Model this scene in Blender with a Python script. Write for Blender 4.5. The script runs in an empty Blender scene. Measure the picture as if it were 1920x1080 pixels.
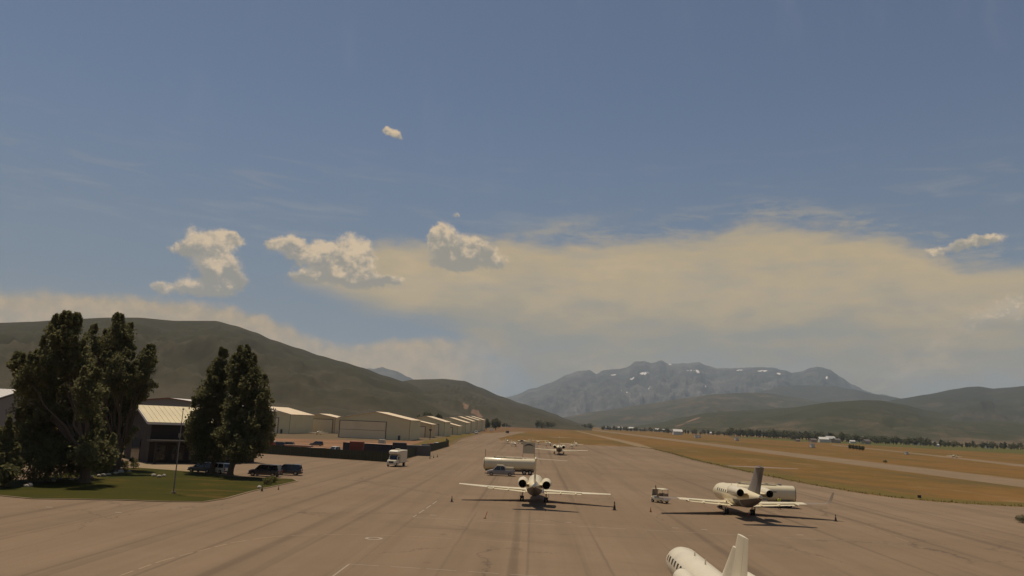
import bpy, bmesh, math, random
from mathutils import Vector, Matrix, noise as mnoise
from mathutils.geometry import tessellate_polygon
R = math.radians
scene = bpy.context.scene
COL = scene.collection
random.seed(7)

# ------------------------------------------------------------------ camera
F_PX, HCAM, PITCH, ROLL = 1400.0, 10.5, R(10.22), R(2.4)
cam_d = bpy.data.cameras.new('camera'); cam = bpy.data.objects.new('camera', cam_d); COL.objects.link(cam)
cam_d.sensor_width = 36.0; cam_d.lens = 36.0 * F_PX / 1920.0
cam_d.clip_start = 0.5; cam_d.clip_end = 80000
_cr, _sr, _cp, _sp = math.cos(ROLL), math.sin(ROLL), math.cos(PITCH), math.sin(PITCH)
_up = Vector((0, -_sp, _cp)); _rt = Vector((1, 0, 0)); _fw = Vector((0, _cp, _sp))
_X = _rt * _cr + _up * _sr; _Y = -_rt * _sr + _up * _cr
m3 = Matrix((_X, _Y, -_fw)).transposed()
cam.matrix_world = Matrix.Translation((0, 0, HCAM)) @ m3.to_4x4()
scene.camera = cam

# ------------------------------------------------------------------ photo pixel -> direction / ground point
def pdir(px, py):
    u, v = (px - 960) / F_PX, (540 - py) / F_PX
    return (_fw + _X * u + _Y * v).normalized()
def G(px, py, z=0.0):
    d = pdir(px, py); t = (z - HCAM) / d.z
    return Vector((d.x * t, d.y * t, z))
def AT(px, py, dist):                       # point at ground distance dist (along +Y)
    d = pdir(px, py); t = dist / d.y
    return Vector((d.x * t, dist, HCAM + d.z * t))
def azel(px, py):
    d = pdir(px, py); return math.atan2(d.x, d.y), math.asin(d.z)

# ------------------------------------------------------------------ view, sun, sky
scene.render.engine = 'CYCLES'
scene.cycles.use_denoising = True
scene.cycles.volume_bounces = 1
scene.cycles.max_bounces = 8
scene.cycles.transparent_max_bounces = 12
scene.view_settings.view_transform = 'Standard'
try: scene.view_settings.look = 'None'
except Exception: pass
scene.view_settings.gamma = 1.0
scene.view_settings.use_curve_mapping = False
scene.view_settings.exposure = 0.0

SUN_EL, SUN_AZ = R(71.0), R(-41.0)          # azimuth from +Y, clockwise positive
sun_dir = Vector((math.sin(SUN_AZ) * math.cos(SUN_EL), math.cos(SUN_AZ) * math.cos(SUN_EL), math.sin(SUN_EL)))
sd = bpy.data.lights.new('sun', 'SUN'); sun = bpy.data.objects.new('sun', sd); COL.objects.link(sun)
sd.energy = 4.0; sd.angle = R(0.53); sd.color = (1.0, 0.87, 0.69)
sun.rotation_euler = (-sun_dir).to_track_quat('-Z', 'Y').to_euler(); sun.location = (0, 0, 60)

world = bpy.data.worlds.new('World'); scene.world = world; world.use_nodes = True
WN = world.node_tree; WN.nodes.clear()
class V:
    """tiny wrapper so shader maths can be written as expressions"""
    T = None
    def __init__(s, sock): s.s = sock
    @staticmethod
    def op(o, *a, clamp=False):
        n = V.T.nodes.new('ShaderNodeMath'); n.operation = o; n.use_clamp = clamp
        for i, x in enumerate(a):
            if isinstance(x, V): V.T.links.new(x.s, n.inputs[i])
            else: n.inputs[i].default_value = x
        return V(n.outputs[0])
    def __add__(s, o): return V.op('ADD', s, o)
    def __radd__(s, o): return V.op('ADD', o, s)
    def __sub__(s, o): return V.op('SUBTRACT', s, o)
    def __rsub__(s, o): return V.op('SUBTRACT', o, s)
    def __mul__(s, o): return V.op('MULTIPLY', s, o)
    def __rmul__(s, o): return V.op('MULTIPLY', o, s)
    def __truediv__(s, o): return V.op('DIVIDE', s, o)
def sstep(x, a, b, lo=0.0, hi=1.0):
    n = V.T.nodes.new('ShaderNodeMapRange'); n.interpolation_type = 'SMOOTHSTEP'
    V.T.links.new(x.s, n.inputs[0])
    for i, q in enumerate((a, b, lo, hi)): n.inputs[i + 1].default_value = q
    return V(n.outputs[0])
def comb(x, y, z=0.0):
    n = V.T.nodes.new('ShaderNodeCombineXYZ')
    for i, q in enumerate((x, y, z)):
        if isinstance(q, V): V.T.links.new(q.s, n.inputs[i])
        else: n.inputs[i].default_value = q
    return n.outputs[0]
def nz(vec, scale, detail=5, rough=0.55, dist=0.0, color=False):
    n = V.T.nodes.new('ShaderNodeTexNoise'); V.T.links.new(vec, n.inputs['Vector'])
    n.inputs['Scale'].default_value = scale; n.inputs['Detail'].default_value = detail
    n.inputs['Roughness'].default_value = rough; n.inputs['Distortion'].default_value = dist
    return n.outputs[1] if color else V(n.outputs[0])
def mixc(fac, a, b):
    n = V.T.nodes.new('ShaderNodeMix'); n.data_type = 'RGBA'
    if isinstance(fac, V): V.T.links.new(fac.s, n.inputs[0])
    else: n.inputs[0].default_value = fac
    for i, q in ((6, a), (7, b)):
        if isinstance(q, (tuple, list)): n.inputs[i].default_value = (*q[:3], 1)
        else: V.T.links.new(q, n.inputs[i])
    return n.outputs[2]
def fcurve_node(x, pts, x0, x1, y0, y1):
    """piecewise curve y(x) through pts, as a Float Curve node"""
    n = V.T.nodes.new('ShaderNodeFloatCurve')
    V.T.links.new(((x - x0) * (1.0 / (x1 - x0))).s, n.inputs[1])
    c = n.mapping.curves[0]; pts = sorted(pts)
    N = [((p - x0) / (x1 - x0), (q - y0) / (y1 - y0)) for p, q in pts]
    c.points[0].location = N[0]; c.points[1].location = N[-1]
    for p in N[1:-1]: c.points.new(*p)
    for p in c.points: p.handle_type = 'AUTO_CLAMPED'
    n.mapping.extend = 'HORIZONTAL'; n.mapping.update()
    return V(n.outputs[0]) * (y1 - y0) + y0

V.T = WN
SKY_STRENGTH = 0.062
tc = WN.nodes.new('ShaderNodeTexCoord')
sep = WN.nodes.new('ShaderNodeSeparateXYZ'); WN.links.new(tc.outputs['Generated'], sep.inputs[0])
dx, dy, dz = (V(sep.outputs[i]) for i in range(3))
AZ = V.op('ARCTAN2', dx, dy); EL = V.op('ARCSINE', dz)
sky = WN.nodes.new('ShaderNodeTexSky'); sky.sky_type = 'NISHITA'; sky.sun_disc = False
sky.sun_elevation = SUN_EL; sky.sun_rotation = SUN_AZ
sky.altitude = 1700; sky.air_density = 1.0; sky.dust_density = 1.8; sky.ozone_density = 1.6
AE = comb(AZ, EL)
# high ice-cloud sheet and the low bank behind the hills: edges follow curves of azimuth, broken up by streaky noise
streak = nz(comb(AZ * 3.0, EL * 14.0, 0.3), 3.0, 6, 0.6)
fine = nz(comb(AZ * 9.0, EL * 22.0, 3.3), 3.0, 6, 0.62)
billow = nz(comb(AZ * 22.0, EL * 26.0, 1.3), 2.2, 5, 0.6)
e = lambda px, py: azel(px, py)
def curve(pts): return fcurve_node(AZ, [e(*p) for p in pts], -1.2, 1.2, -0.2, 0.6)
T1 = curve([(-900, 470), (-200, 520), (300, 560), (480, 540), (560, 515), (630, 475), (700, 452), (820, 448), (940, 446), (1060, 452), (1200, 449), (1320, 436), (1400, 412), (1500, 418), (1650, 440), (1760, 470), (1830, 496), (1920, 492), (2300, 470), (2900, 460)])
B1 = curve([(-900, 520), (-200, 560), (300, 575), (480, 520), (560, 540), (620, 562), (700, 588), (800, 612), (870, 640), (950, 690), (1060, 800), (1300, 900), (2900, 900)])
T2 = curve([(-900, 530), (-200, 535), (0, 545), (200, 549), (400, 568), (480, 584), (540, 606), (590, 632), (650, 644), (740, 634), (850, 632), (930, 634), (1040, 650), (1200, 700), (1500, 900), (2900, 900)])
d1 = T1 - EL + (streak - 0.5) * 0.020 + (fine - 0.5) * 0.040
d1b = EL - B1 + (streak - 0.5) * 0.028 + (fine - 0.5) * 0.012
s1 = sstep(d1, -0.009, 0.022) * sstep(d1b, -0.010, 0.030)
s1 = s1 * sstep(streak, 0.15, 0.60, 0.62, 0.97)
s2 = sstep(T2 - EL + (billow - 0.5) * 0.018, -0.004, 0.012) * sstep(AZ + (streak - 0.5) * 0.10, 0.05, -0.12, 0.0, 0.92)
above = EL - T1
wtop = nz(comb(AZ * 7.0 - EL * 9.0, EL * 30.0 + AZ * 3.0, 5.5), 2.6, 7, 0.66, 0.4)
wisp_top = sstep(above, -0.004, 0.006) * sstep(above + (fine - 0.5) * 0.03, 0.040, 0.004) * sstep(wtop, 0.44, 0.66) * sstep(AZ, -0.06, 0.10) * 0.55
# wisps: faint streaks above the sheet
w = nz(comb(AZ * 4.0 + EL * 6.0, EL * 26.0, 7.7), 2.4, 6, 0.62, 0.6)
wband = sstep(EL, 0.16, 0.24) * sstep(EL, 0.38, 0.27)
wisp = sstep(w, 0.50, 0.74) * wband * 0.22
w2 = nz(comb(AZ * 9.0, EL * 3.0 + AZ * 3.0, 2.1), 2.0, 5, 0.6)
veil = sstep(w2, 0.55, 0.85) * sstep(EL, 0.20, 0.5) * 0.10
K = 1.0 / SKY_STRENGTH
def kc(r, g, b, m=1.0): return (r * K * m, g * K * m, b * K * m)
sheet_col = mixc(sstep(EL + (streak - 0.5) * 0.05, 0.05, 0.19), kc(0.238, 0.212, 0.142), kc(0.520, 0.395, 0.215))
sheet_col = mixc(sstep(fine, 0.35, 0.75) * 0.35, sheet_col, kc(0.35, 0.31, 0.215))
bank_col = mixc(sstep(billow, 0.3, 0.7), kc(0.375, 0.290, 0.165), kc(0.560, 0.395, 0.200))
# the sky between is slightly greyed by summer dust
base = mixc(sstep(EL, 0.45, 0.05, 0.10, 0.72), sky.outputs[0], kc(0.150, 0.188, 0.212))
c = mixc(veil, base, kc(0.36, 0.38, 0.40))
c = mixc(wisp, c, kc(0.40, 0.37, 0.32))
ca0, ce0 = azel(1045, 427); plume_d = (EL - ce0 - (AZ - ca0) * 0.20) * (1400.0 / 13.0); plume_a = (AZ - ca0) * (1400.0 / 85.0)
plume = V.op('POWER', 2.718, (plume_d * plume_d + plume_a * plume_a) * -1.0) * sstep(fine, 0.25, 0.65) * 0.75
wisp_top = V.op('MAXIMUM', wisp_top, plume)
c = mixc(wisp_top, c, kc(0.40, 0.345, 0.245))
und = nz(comb(AZ * 5.0 + EL * 2.0, EL * 11.0 - AZ * 1.6, 9.1), 1.7, 6, 0.6, 0.3)
sheet_col = mixc(sstep(und, 0.44, 0.66) * sstep(EL, 0.21, 0.09, 0.10, 0.75), sheet_col, kc(0.235, 0.245, 0.215))
sheet_col = mixc(sstep(und, 0.46, 0.30) * 0.40, sheet_col, kc(0.60, 0.445, 0.250))
c = mixc(s1, c, sheet_col)
c = mixc(s2, c, bank_col)
# cumulus: groups of puffs (photo px, py, rx, ry)
CUMULUS = [
 [(398, 452, 40, 26), (425, 444, 22, 16), (365, 458, 24, 20), (440, 448, 14, 10), (390, 500, 34, 26), (415, 520, 30, 22), (350, 470, 14, 12), (450, 530, 28, 14), (335, 466, 8, 7), (425, 500, 22, 26)],
 [(300, 538, 16, 11), (345, 542, 34, 15), (395, 548, 30, 12), (425, 540, 24, 10)],
 [(520, 452, 19, 10), (505, 456, 10, 6)],
 [(560, 468, 34, 20), (600, 484, 42, 22), (545, 462, 22, 14), (658, 462, 30, 26), (680, 480, 28, 24), (655, 505, 50, 26), (585, 520, 36, 16), (570, 522, 20, 12), (650, 525, 52, 16), (735, 526, 24, 10), (712, 530, 26, 12), (625, 470, 24, 16)],
 [(822, 432, 20, 16), (812, 444, 14, 10), (850, 452, 34, 24), (840, 476, 36, 24), (878, 484, 38, 22), (918, 478, 18, 20), (890, 462, 20, 16), (930, 492, 16, 14), (860, 495, 40, 14), (815, 455, 12, 14)],
 [(742, 249, 20, 10), (730, 245, 9, 6), (752, 254, 10, 7)],
 [(855, 406, 12, 4)],
 [(1830, 456, 46, 11), (1800, 464, 20, 8), (1855, 450, 20, 8)], [(1750, 472, 22, 7)],
 [(1870, 590, 60, 30), (1840, 604, 40, 18), (1900, 570, 40, 24)],
]
warp = nz(comb(AZ * 30.0, EL * 30.0, 0.0), 1.3, 5, 0.60, color=True)
def vm(o, a, b):
    n = WN.nodes.new('ShaderNodeVectorMath'); n.operation = o
    for i, q in enumerate((a, b)):
        if isinstance(q, tuple): n.inputs[i].default_value = q
        else: WN.links.new(q, n.inputs[i])
    return n
wsub = vm('SUBTRACT', warp, (0.5, 0.5, 0.5)).outputs[0]
AEw = vm('ADD', AE, vm('MULTIPLY', wsub, (0.034, 0.028, 0.0)).outputs[0]).outputs[0]
fsum = hsum = None
for gi, grp in enumerate(CUMULUS):
    ys = [azel(p[0], p[1])[1] for p in grp]; ymid = sum(ys) / len(ys)
    span = max(0.012, max(ys) - min(ys))
    for (px, py, rx, ry) in grp:
        a0, e0 = azel(px, py)
        k = 0.78 if gi in (5, 6) else (0.42 if gi == 9 else 0.9 if gi > 6 else 1.0)
        dvec = vm('MULTIPLY', vm('SUBTRACT', AEw, (a0, e0, 0.0)).outputs[0], (F_PX / rx * 1.06, F_PX / ry * 1.06, 0.0)).outputs[0]
        d2 = V(vm('DOT_PRODUCT', dvec, dvec).outputs['Value'])
        g = V.op('POWER', 2.718, d2 * -1.0) * k
        yy = WN.nodes.new('ShaderNodeSeparateXYZ'); WN.links.new(dvec, yy.inputs[0])
        hh = g * (V(yy.outputs[1]) * 0.75 + (e0 - ymid) / span * 0.55)
        fsum = g if fsum is None else fsum + g
        hsum = hh if hsum is None else hsum + hh
puff = nz(comb(AZ * 30.0, EL * 34.0, 5.0), 1.9, 7, 0.64)
dens = fsum + (puff - 0.5) * 1.7
cum = sstep(dens, 0.24, 1.02) * sstep(fsum, 0.08, 0.55)
height = hsum / (fsum + 0.05)
puff2 = nz(comb(AZ * 30.0 + 0.03, EL * 34.0 + 0.16, 5.0), 1.7, 4, 0.55)
lit = sstep(height + (puff - puff2) * 2.4 + (puff - 0.5) * 0.8, -0.35, 0.75)
edge = sstep(dens, 1.25, 0.55)
lit = V.op('MAXIMUM', lit, edge * sstep(height, -0.5, 0.2) * 0.7)
cum_col = mixc(lit, kc(0.290, 0.270, 0.220), kc(0.720, 0.550, 0.345))
c = mixc(cum * 0.93, c, cum_col)
bg = WN.nodes.new('ShaderNodeBackground'); WN.links.new(c, bg.inputs[0]); bg.inputs[1].default_value = SKY_STRENGTH
wo = WN.nodes.new('ShaderNodeOutputWorld'); WN.links.new(bg.outputs[0], wo.inputs[0])
world.cycles.sampling_method = 'MANUAL'; world.cycles.sample_map_resolution = 512

# ------------------------------------------------------------------ materials
MATS = {}
def mat(name, col, rough=0.6, metal=0.0, var=0.12, scale=2.0, spec=0.4, coat=0.0, dirt=None):
    if name in MATS: return MATS[name]
    m = bpy.data.materials.new(name); m.use_nodes = True; V.T = m.node_tree
    b = m.node_tree.nodes['Principled BSDF']
    b.inputs['Roughness'].default_value = rough; b.inputs['Metallic'].default_value = metal
    b.inputs['Specular IOR Level'].default_value = spec; b.inputs['Coat Weight'].default_value = coat
    t = m.node_tree.nodes.new('ShaderNodeTexCoord')
    n = nz(t.outputs['Object'], scale, 5, 0.6)
    lo = tuple(x * (1 - var) for x in col); hi = tuple(min(1, x * (1 + var)) for x in col)
    cc = mixc(n, lo, hi)
    if dirt:
        n2 = nz(t.outputs['Object'], scale * 0.35, 6, 0.65)
        cc = mixc(sstep(n2, 0.52, 0.75) * 0.5, cc, dirt)
    m.node_tree.links.new(cc, b.inputs['Base Color'])
    rr = sstep(n, 0.2, 0.8, max(0.02, rough - 0.07), min(1, rough + 0.08)); m.node_tree.links.new(rr.s, b.inputs['Roughness'])
    MATS[name] = m; return m
def newmat(name):
    m = bpy.data.materials.new(name); m.use_nodes = True; V.T = m.node_tree; MATS[name] = m
    t = m.node_tree.nodes.new('ShaderNodeTexCoord'); b = m.node_tree.nodes['Principled BSDF']
    b.inputs['Specular IOR Level'].default_value = 0.06; b.inputs['Roughness'].default_value = 0.9
    return m, m.node_tree, t.outputs['Object'], b
def sepxyz(vec):
    n = V.T.nodes.new('ShaderNodeSeparateXYZ'); V.T.links.new(vec, n.inputs[0]); return [V(n.outputs[i]) for i in range(3)]

# dry grass valley floor
m, nt, oc, b = newmat('dry_grass')
n1 = nz(oc, 0.012, 6, 0.6); n2 = nz(oc, 0.09, 6, 0.65); n3 = nz(oc, 1.3, 4, 0.7)
x, y, z = sepxyz(oc)
n4 = nz(comb(x * 0.010, y * 0.002), 1.0, 4, 0.6)
n5 = nz(comb(x * 0.045, y * 0.012, 3.0), 1.0, 6, 0.68)
cc = mixc(sstep(n1, 0.35, 0.65), (0.166, 0.089, 0.027), (0.131, 0.080, 0.023))
cc = mixc(sstep(n2, 0.42, 0.66) * 0.75, cc, (0.197, 0.104, 0.035))
cc = mixc(sstep(n4, 0.46, 0.62) * 0.75, cc, (0.105, 0.074, 0.021))
cc = mixc(sstep(n3, 0.35, 0.75) * 0.40, cc, (0.092, 0.054, 0.016))
cc = mixc(sstep(n5, 0.52, 0.64) * 0.55, cc, (0.078, 0.065, 0.027))
cc = mixc(sstep(n5, 0.44, 0.34) * 0.45, cc, (0.225, 0.147, 0.076))
nt.links.new(cc, b.inputs['Base Color'])
# apron asphalt
HEAD = R(2.0)
m, nt, oc, b = newmat('asphalt_apron')
x, y, z = sepxyz(oc)
xr = x * math.cos(HEAD) - y * math.sin(HEAD); yr = x * math.sin(HEAD) + y * math.cos(HEAD)
big = nz(oc, 0.022, 5, 0.6); med = nz(oc, 0.25, 6, 0.65); grain = nz(oc, 5.0, 4, 0.7)
lanes = nz(comb(xr * 0.30, yr * 0.010), 1.0, 5, 0.6)
tyre = nz(comb(xr * 0.55 + 9.0, yr * 0.0045), 1.0, 3, 0.5)
sweep = nz(comb(x * 0.03 + y * 0.05, x * 0.012 - y * 0.004, 4.0), 1.6, 5, 0.62)
cross = nz(comb(xr * 0.014, yr * 0.16, 2.0), 1.0, 4, 0.6)
cc = mixc(sstep(big, 0.32, 0.68), (0.189, 0.131, 0.083), (0.219, 0.155, 0.101))
cc = mixc(sstep(lanes, 0.40, 0.66) * 0.50, cc, (0.153, 0.108, 0.070))
cc = mixc(sstep(cross, 0.48, 0.68) * 0.35, cc, (0.163, 0.117, 0.077))
cc = mixc(sstep(sweep, 0.52, 0.70) * 0.45, cc, (0.143, 0.100, 0.066))
jx = V.op('PINGPONG', xr + (med - 0.5) * 0.3, 3.1); jy = V.op('PINGPONG', yr + (med - 0.5) * 0.4, 19.0)
cc = mixc(V.op('MAXIMUM', sstep(jx, 0.16, 0.03), sstep(jy, 0.22, 0.05)) * sstep(big, 0.38, 0.60) * 0.42, cc, (0.086, 0.067, 0.054))
crk = V.T.nodes.new('ShaderNodeTexVoronoi'); crk.feature = 'DISTANCE_TO_EDGE'; crk.inputs['Scale'].default_value = 0.045; V.T.links.new(comb(x + (med - 0.5) * 6.0, y + (nz(oc, 0.2, 5, 0.7) - 0.5) * 8.0, 0.0), crk.inputs['Vector'])
cc = mixc(sstep(V(crk.outputs['Distance']), 0.006, 0.002) * sstep(nz(oc, 0.03, 3, 0.5), 0.45, 0.55) * 0.55, cc, (0.065, 0.051, 0.043))
cc = mixc(sstep(tyre, 0.56, 0.68) * 0.60, cc, (0.108, 0.079, 0.055))
cc = mixc(sstep(med, 0.45, 0.75) * 0.22, cc, (0.242, 0.172, 0.114))
spots = nz(oc, 0.42, 3, 0.5)
cc = mixc(sstep(spots, 0.68, 0.76) * 0.40, cc, (0.090, 0.065, 0.047))
cc = mixc(sstep(grain, 0.3, 0.8) * 0.18, cc, (0.134, 0.095, 0.064))
nt.links.new(cc, b.inputs['Base Color']); b.inputs['Roughness'].default_value = 0.88
# runway / taxiway asphalt, paler
for nm, c0, c1 in (('asphalt_runway', (0.171, 0.123, 0.076), (0.204, 0.146, 0.090)), ('asphalt_taxiway', (0.195, 0.136, 0.078), (0.228, 0.162, 0.095)),
                   ('dirt_yard', (0.237, 0.128, 0.068), (0.162, 0.092, 0.051)), ('red_dirt', (0.166, 0.089, 0.042), (0.123, 0.075, 0.034)),
                   ('field_green', (0.067, 0.072, 0.020), (0.100, 0.085, 0.024)), ('gravel_pad', (0.142, 0.100, 0.060), (0.114, 0.083, 0.048)),
                   ('weeds', (0.100, 0.078, 0.020), (0.133, 0.089, 0.027)), ('concrete_walk', (0.285, 0.212, 0.129), (0.237, 0.178, 0.112))):
    m, nt, oc, b = newmat(nm)
    q = nz(oc, 0.06, 6, 0.65); q2 = nz(oc, 0.9, 5, 0.7)
    cc = mixc(sstep(q, 0.35, 0.65), c0, c1); cc = mixc(sstep(q2, 0.4, 0.8) * 0.25, cc, tuple(v * 0.75 for v in c1))
    nt.links.new(cc, b.inputs['Base Color'])
# lawn
m, nt, oc, b = newmat('lawn')
q = nz(oc, 0.16, 5, 0.6); q2 = nz(oc, 3.0, 4, 0.7); x, y, z = sepxyz(oc)
dry = nz(comb(x * 0.10, y * 0.20, 4.4), 1.0, 4, 0.6)
cc = mixc(sstep(q, 0.3, 0.7), (0.033, 0.035, 0.004), (0.047, 0.041, 0.005)); cc = mixc(sstep(dry, 0.53, 0.66) * 0.8, cc, (0.090, 0.055, 0.012))
cc = mixc(sstep(q2, 0.35, 0.8) * 0.4, cc, (0.025, 0.026, 0.003)); nt.links.new(cc, b.inputs['Base Color'])
# hills: scrub oak on dry grass, bare soil and snow come from per-vertex masks (soil cover, not light)
def hill_mat(name, scrub, grass, sc, cover=(0.42, 0.56), rock=None):
    m, nt, oc, b = newmat(name)
    a = nt.nodes.new('ShaderNodeAttribute'); a.attribute_name = 'cover'; rgb = nt.nodes.new('ShaderNodeSeparateColor'); nt.links.new(a.outputs['Color'], rgb.inputs[0])
    soil, snow, lush = (V(rgb.outputs[i]) for i in range(3))
    q = nz(oc, 0.0045 * sc, 7, 0.68); q2 = nz(oc, 0.020 * sc, 6, 0.7); q3 = nz(oc, 0.0012 * sc, 4, 0.6)
    f = sstep(q * 0.55 + q2 * 0.3 + q3 * 0.25 + (lush - 0.5) * 0.22, cover[0], cover[1])
    cc = mixc(f, grass, scrub)
    if rock: cc = mixc(sstep(q2 * 0.5 + q * 0.5, 0.48, 0.62) * 0.6, cc, rock)
    cc = mixc(sstep(soil + (q2 - 0.5) * 0.8, 0.42, 0.62), cc, (0.170, 0.105, 0.066))
    cc = mixc(sstep(snow + (nz(oc, 0.011, 5, 0.75) - 0.5) * 1.3, 0.47, 0.62), cc, (0.66, 0.62, 0.57))
    nt.links.new(cc, b.inputs['Base Color']); b.inputs['Specular IOR Level'].default_value = 0.05
    return m
hill_mat('hill_scrub_near', (0.042, 0.038, 0.020), (0.074, 0.060, 0.038), 1.0, (0.36, 0.64))
hill_mat('hill_scrub_mid', (0.040, 0.040, 0.019), (0.125, 0.086, 0.050), 0.6, (0.38, 0.58))
hill_mat('hill_far', (0.036, 0.038, 0.024), (0.080, 0.065, 0.046), 0.35, (0.36, 0.58))
hill_mat('mountain_rock', (0.047, 0.051, 0.041), (0.128, 0.118, 0.105), 0.30, (0.42, 0.60), rock=(0.102, 0.094, 0.086))
# foliage
def leaf_mat(name, c0, c1, trans=0.35):
    m, nt, oc, b = newmat(name)
    q = nz(oc, 0.55, 4, 0.6); q2 = nz(oc, 4.0, 3, 0.6)
    cc = mixc(sstep(q * 0.6 + q2 * 0.4, 0.35, 0.65), c0, c1)
    nt.links.new(cc, b.inputs['Base Color']); b.inputs['Roughness'].default_value = 0.8; b.inputs['Specular IOR Level'].default_value = 0.08
    tr = nt.nodes.new('ShaderNodeBsdfTranslucent'); tcx = mixc(0.5, cc, tuple(min(1, v * 1.7) for v in c1)); nt.links.new(tcx, tr.inputs[0])
    mx = nt.nodes.new('ShaderNodeMixShader'); mx.inputs[0].default_value = trans
    nt.links.new(b.outputs[0], mx.inputs[1]); nt.links.new(tr.outputs[0], mx.inputs[2])
    nt.links.new(mx.outputs[0], nt.nodes['Material Output'].inputs[0])
    return m
leaf_mat('leaf_cottonwood', (0.090, 0.090, 0.042), (0.150, 0.142, 0.066), 0.45)
leaf_mat('leaf_far', (0.090, 0.095, 0.055), (0.152, 0.144, 0.072), 0.15)
leaf_mat('leaf_shrub', (0.115, 0.119, 0.042), (0.196, 0.168, 0.063), 0.25)
mat('bark', (0.105, 0.080, 0.058), 0.95, var=0.35, scale=6, spec=0.1)
mat('white_paint', (0.66, 0.57, 0.38), 0.32, var=0.05, scale=1.2, coat=0.25, dirt=(0.52, 0.48, 0.38))
mat('white_paint_cool', (0.62, 0.55, 0.41), 0.35, var=0.05, scale=1.0, coat=0.2, dirt=(0.46, 0.42, 0.35))
mat('grey_paint', (0.26, 0.235, 0.215), 0.4, var=0.07, scale=1.0)
mat('dark_grey_paint', (0.085, 0.08, 0.078), 0.4, var=0.1)
mat('slate_stripe', (0.10, 0.085, 0.075), 0.4, var=0.1)
mat('fin_grey', (0.20, 0.172, 0.155), 0.45, var=0.06)
mat('brown_wing', (0.185, 0.138, 0.096), 0.6, var=0.06)
mat('tan_paint', (0.27, 0.20, 0.135), 0.6, var=0.06)
mat('belly_shade_grey', (0.105, 0.088, 0.076), 0.5, var=0.08)  # dark grey with the shade under the fuselage put into its colour
mat('bare_metal', (0.50, 0.47, 0.42), 0.32, 0.9, var=0.1, scale=3)
mat('dark_exhaust', (0.018, 0.016, 0.014), 0.8, var=0.3, spec=0.1)
mat('rubber', (0.022, 0.021, 0.020), 0.85, var=0.3, spec=0.2)
mat('rim_metal', (0.35, 0.33, 0.30), 0.4, 0.6)
mat('window_glass', (0.015, 0.017, 0.019), 0.10, spec=0.6, var=0.1)
mat('lamp_glass', (0.75, 0.74, 0.70), 0.15, spec=0.6)
mat('red_lens', (0.30, 0.02, 0.015), 0.25)
mat('car_dark', (0.030, 0.028, 0.034), 0.28, var=0.08, coat=0.6)
mat('car_black_plum', (0.040, 0.033, 0.036), 0.30, var=0.08, coat=0.5)
mat('car_white', (0.68, 0.66, 0.60), 0.3, var=0.05, coat=0.5)
mat('car_red', (0.22, 0.030, 0.022), 0.35, var=0.1, coat=0.3)
mat('plastic_black', (0.030, 0.028, 0.026), 0.6, var=0.15)
mat('hangar_wall', (0.624, 0.547, 0.333), 0.6, var=0.06, scale=0.25, dirt=(0.524, 0.434, 0.263))
mat('hangar_wall_tan', (0.624, 0.471, 0.263), 0.6, var=0.06, scale=0.25, dirt=(0.498, 0.382, 0.223))
mat('hangar_door', (0.70, 0.575, 0.37), 0.55, var=0.05, scale=0.3, dirt=(0.57, 0.46, 0.30))
mat('hangar_roof', (0.72, 0.56, 0.36), 0.45, var=0.06, scale=0.2)
mat('roof_pale', (0.56, 0.47, 0.28), 0.45, var=0.06, scale=0.3)
mat('trim_white', (0.60, 0.55, 0.50), 0.5, var=0.06)
mat('trim_dark', (0.075, 0.062, 0.050), 0.6, var=0.15)
mat('trim_red', (0.20, 0.055, 0.040), 0.5, var=0.1)
mat('wall_grey', (0.20, 0.185, 0.17), 0.65, var=0.06, scale=0.4)
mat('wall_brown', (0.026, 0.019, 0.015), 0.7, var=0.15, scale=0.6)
mat('brick_dark', (0.030, 0.024, 0.020), 0.8, var=0.25, scale=3)
mat('galvanised', (0.34, 0.32, 0.29), 0.45, 0.6, var=0.12, scale=4)
mat('pole_grey', (0.17, 0.155, 0.135), 0.6, 0.2)
mat('screen_green', (0.061, 0.061, 0.036), 0.9, var=0.25, scale=1.5, spec=0.1)
mat('post_steel', (0.09, 0.085, 0.075), 0.6, 0.3)
mat('trailer_navy', (0.036, 0.034, 0.040), 0.6, var=0.15, scale=0.8, dirt=(0.06, 0.05, 0.045))
mat('rust_red', (0.20, 0.055, 0.032), 0.75, var=0.25)
mat('timber_roof_pink', (0.42, 0.27, 0.19), 0.8, var=0.2, scale=1.5)
mat('boulder', (0.33, 0.29, 0.24), 0.9, var=0.3, scale=3)
mat('cone_orange', (0.42, 0.065, 0.018), 0.6, var=0.1)
mat('cone_dark', (0.05, 0.032, 0.022), 0.7, var=0.2)
mat('hi_vis', (0.50, 0.58, 0.03), 0.8, var=0.1)
mat('trousers', (0.04, 0.042, 0.055), 0.9); mat('skin', (0.42, 0.25, 0.17), 0.6, var=0.05); mat('hair', (0.03, 0.02, 0.015), 0.7)
mat('paint_white_line', (0.29, 0.23, 0.17), 0.8, var=0.25, scale=1.5); mat('paint_yellow_line', (0.25, 0.17, 0.095), 0.8, var=0.25, scale=1.5)
mat('paint_orange', (0.55, 0.13, 0.05), 0.7)
mat('sign_green', (0.50, 0.45, 0.31), 0.5, var=0.06); mat('house_white', (0.60, 0.57, 0.52), 0.7, var=0.05); mat('house_tan', (0.36, 0.30, 0.24), 0.7, var=0.05)
mat('roof_dark', (0.13, 0.11, 0.10), 0.8); mat('roof_light', (0.50, 0.48, 0.44), 0.6)
mat('seat_tan', (0.30, 0.22, 0.14), 0.7)
M = MATS

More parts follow.
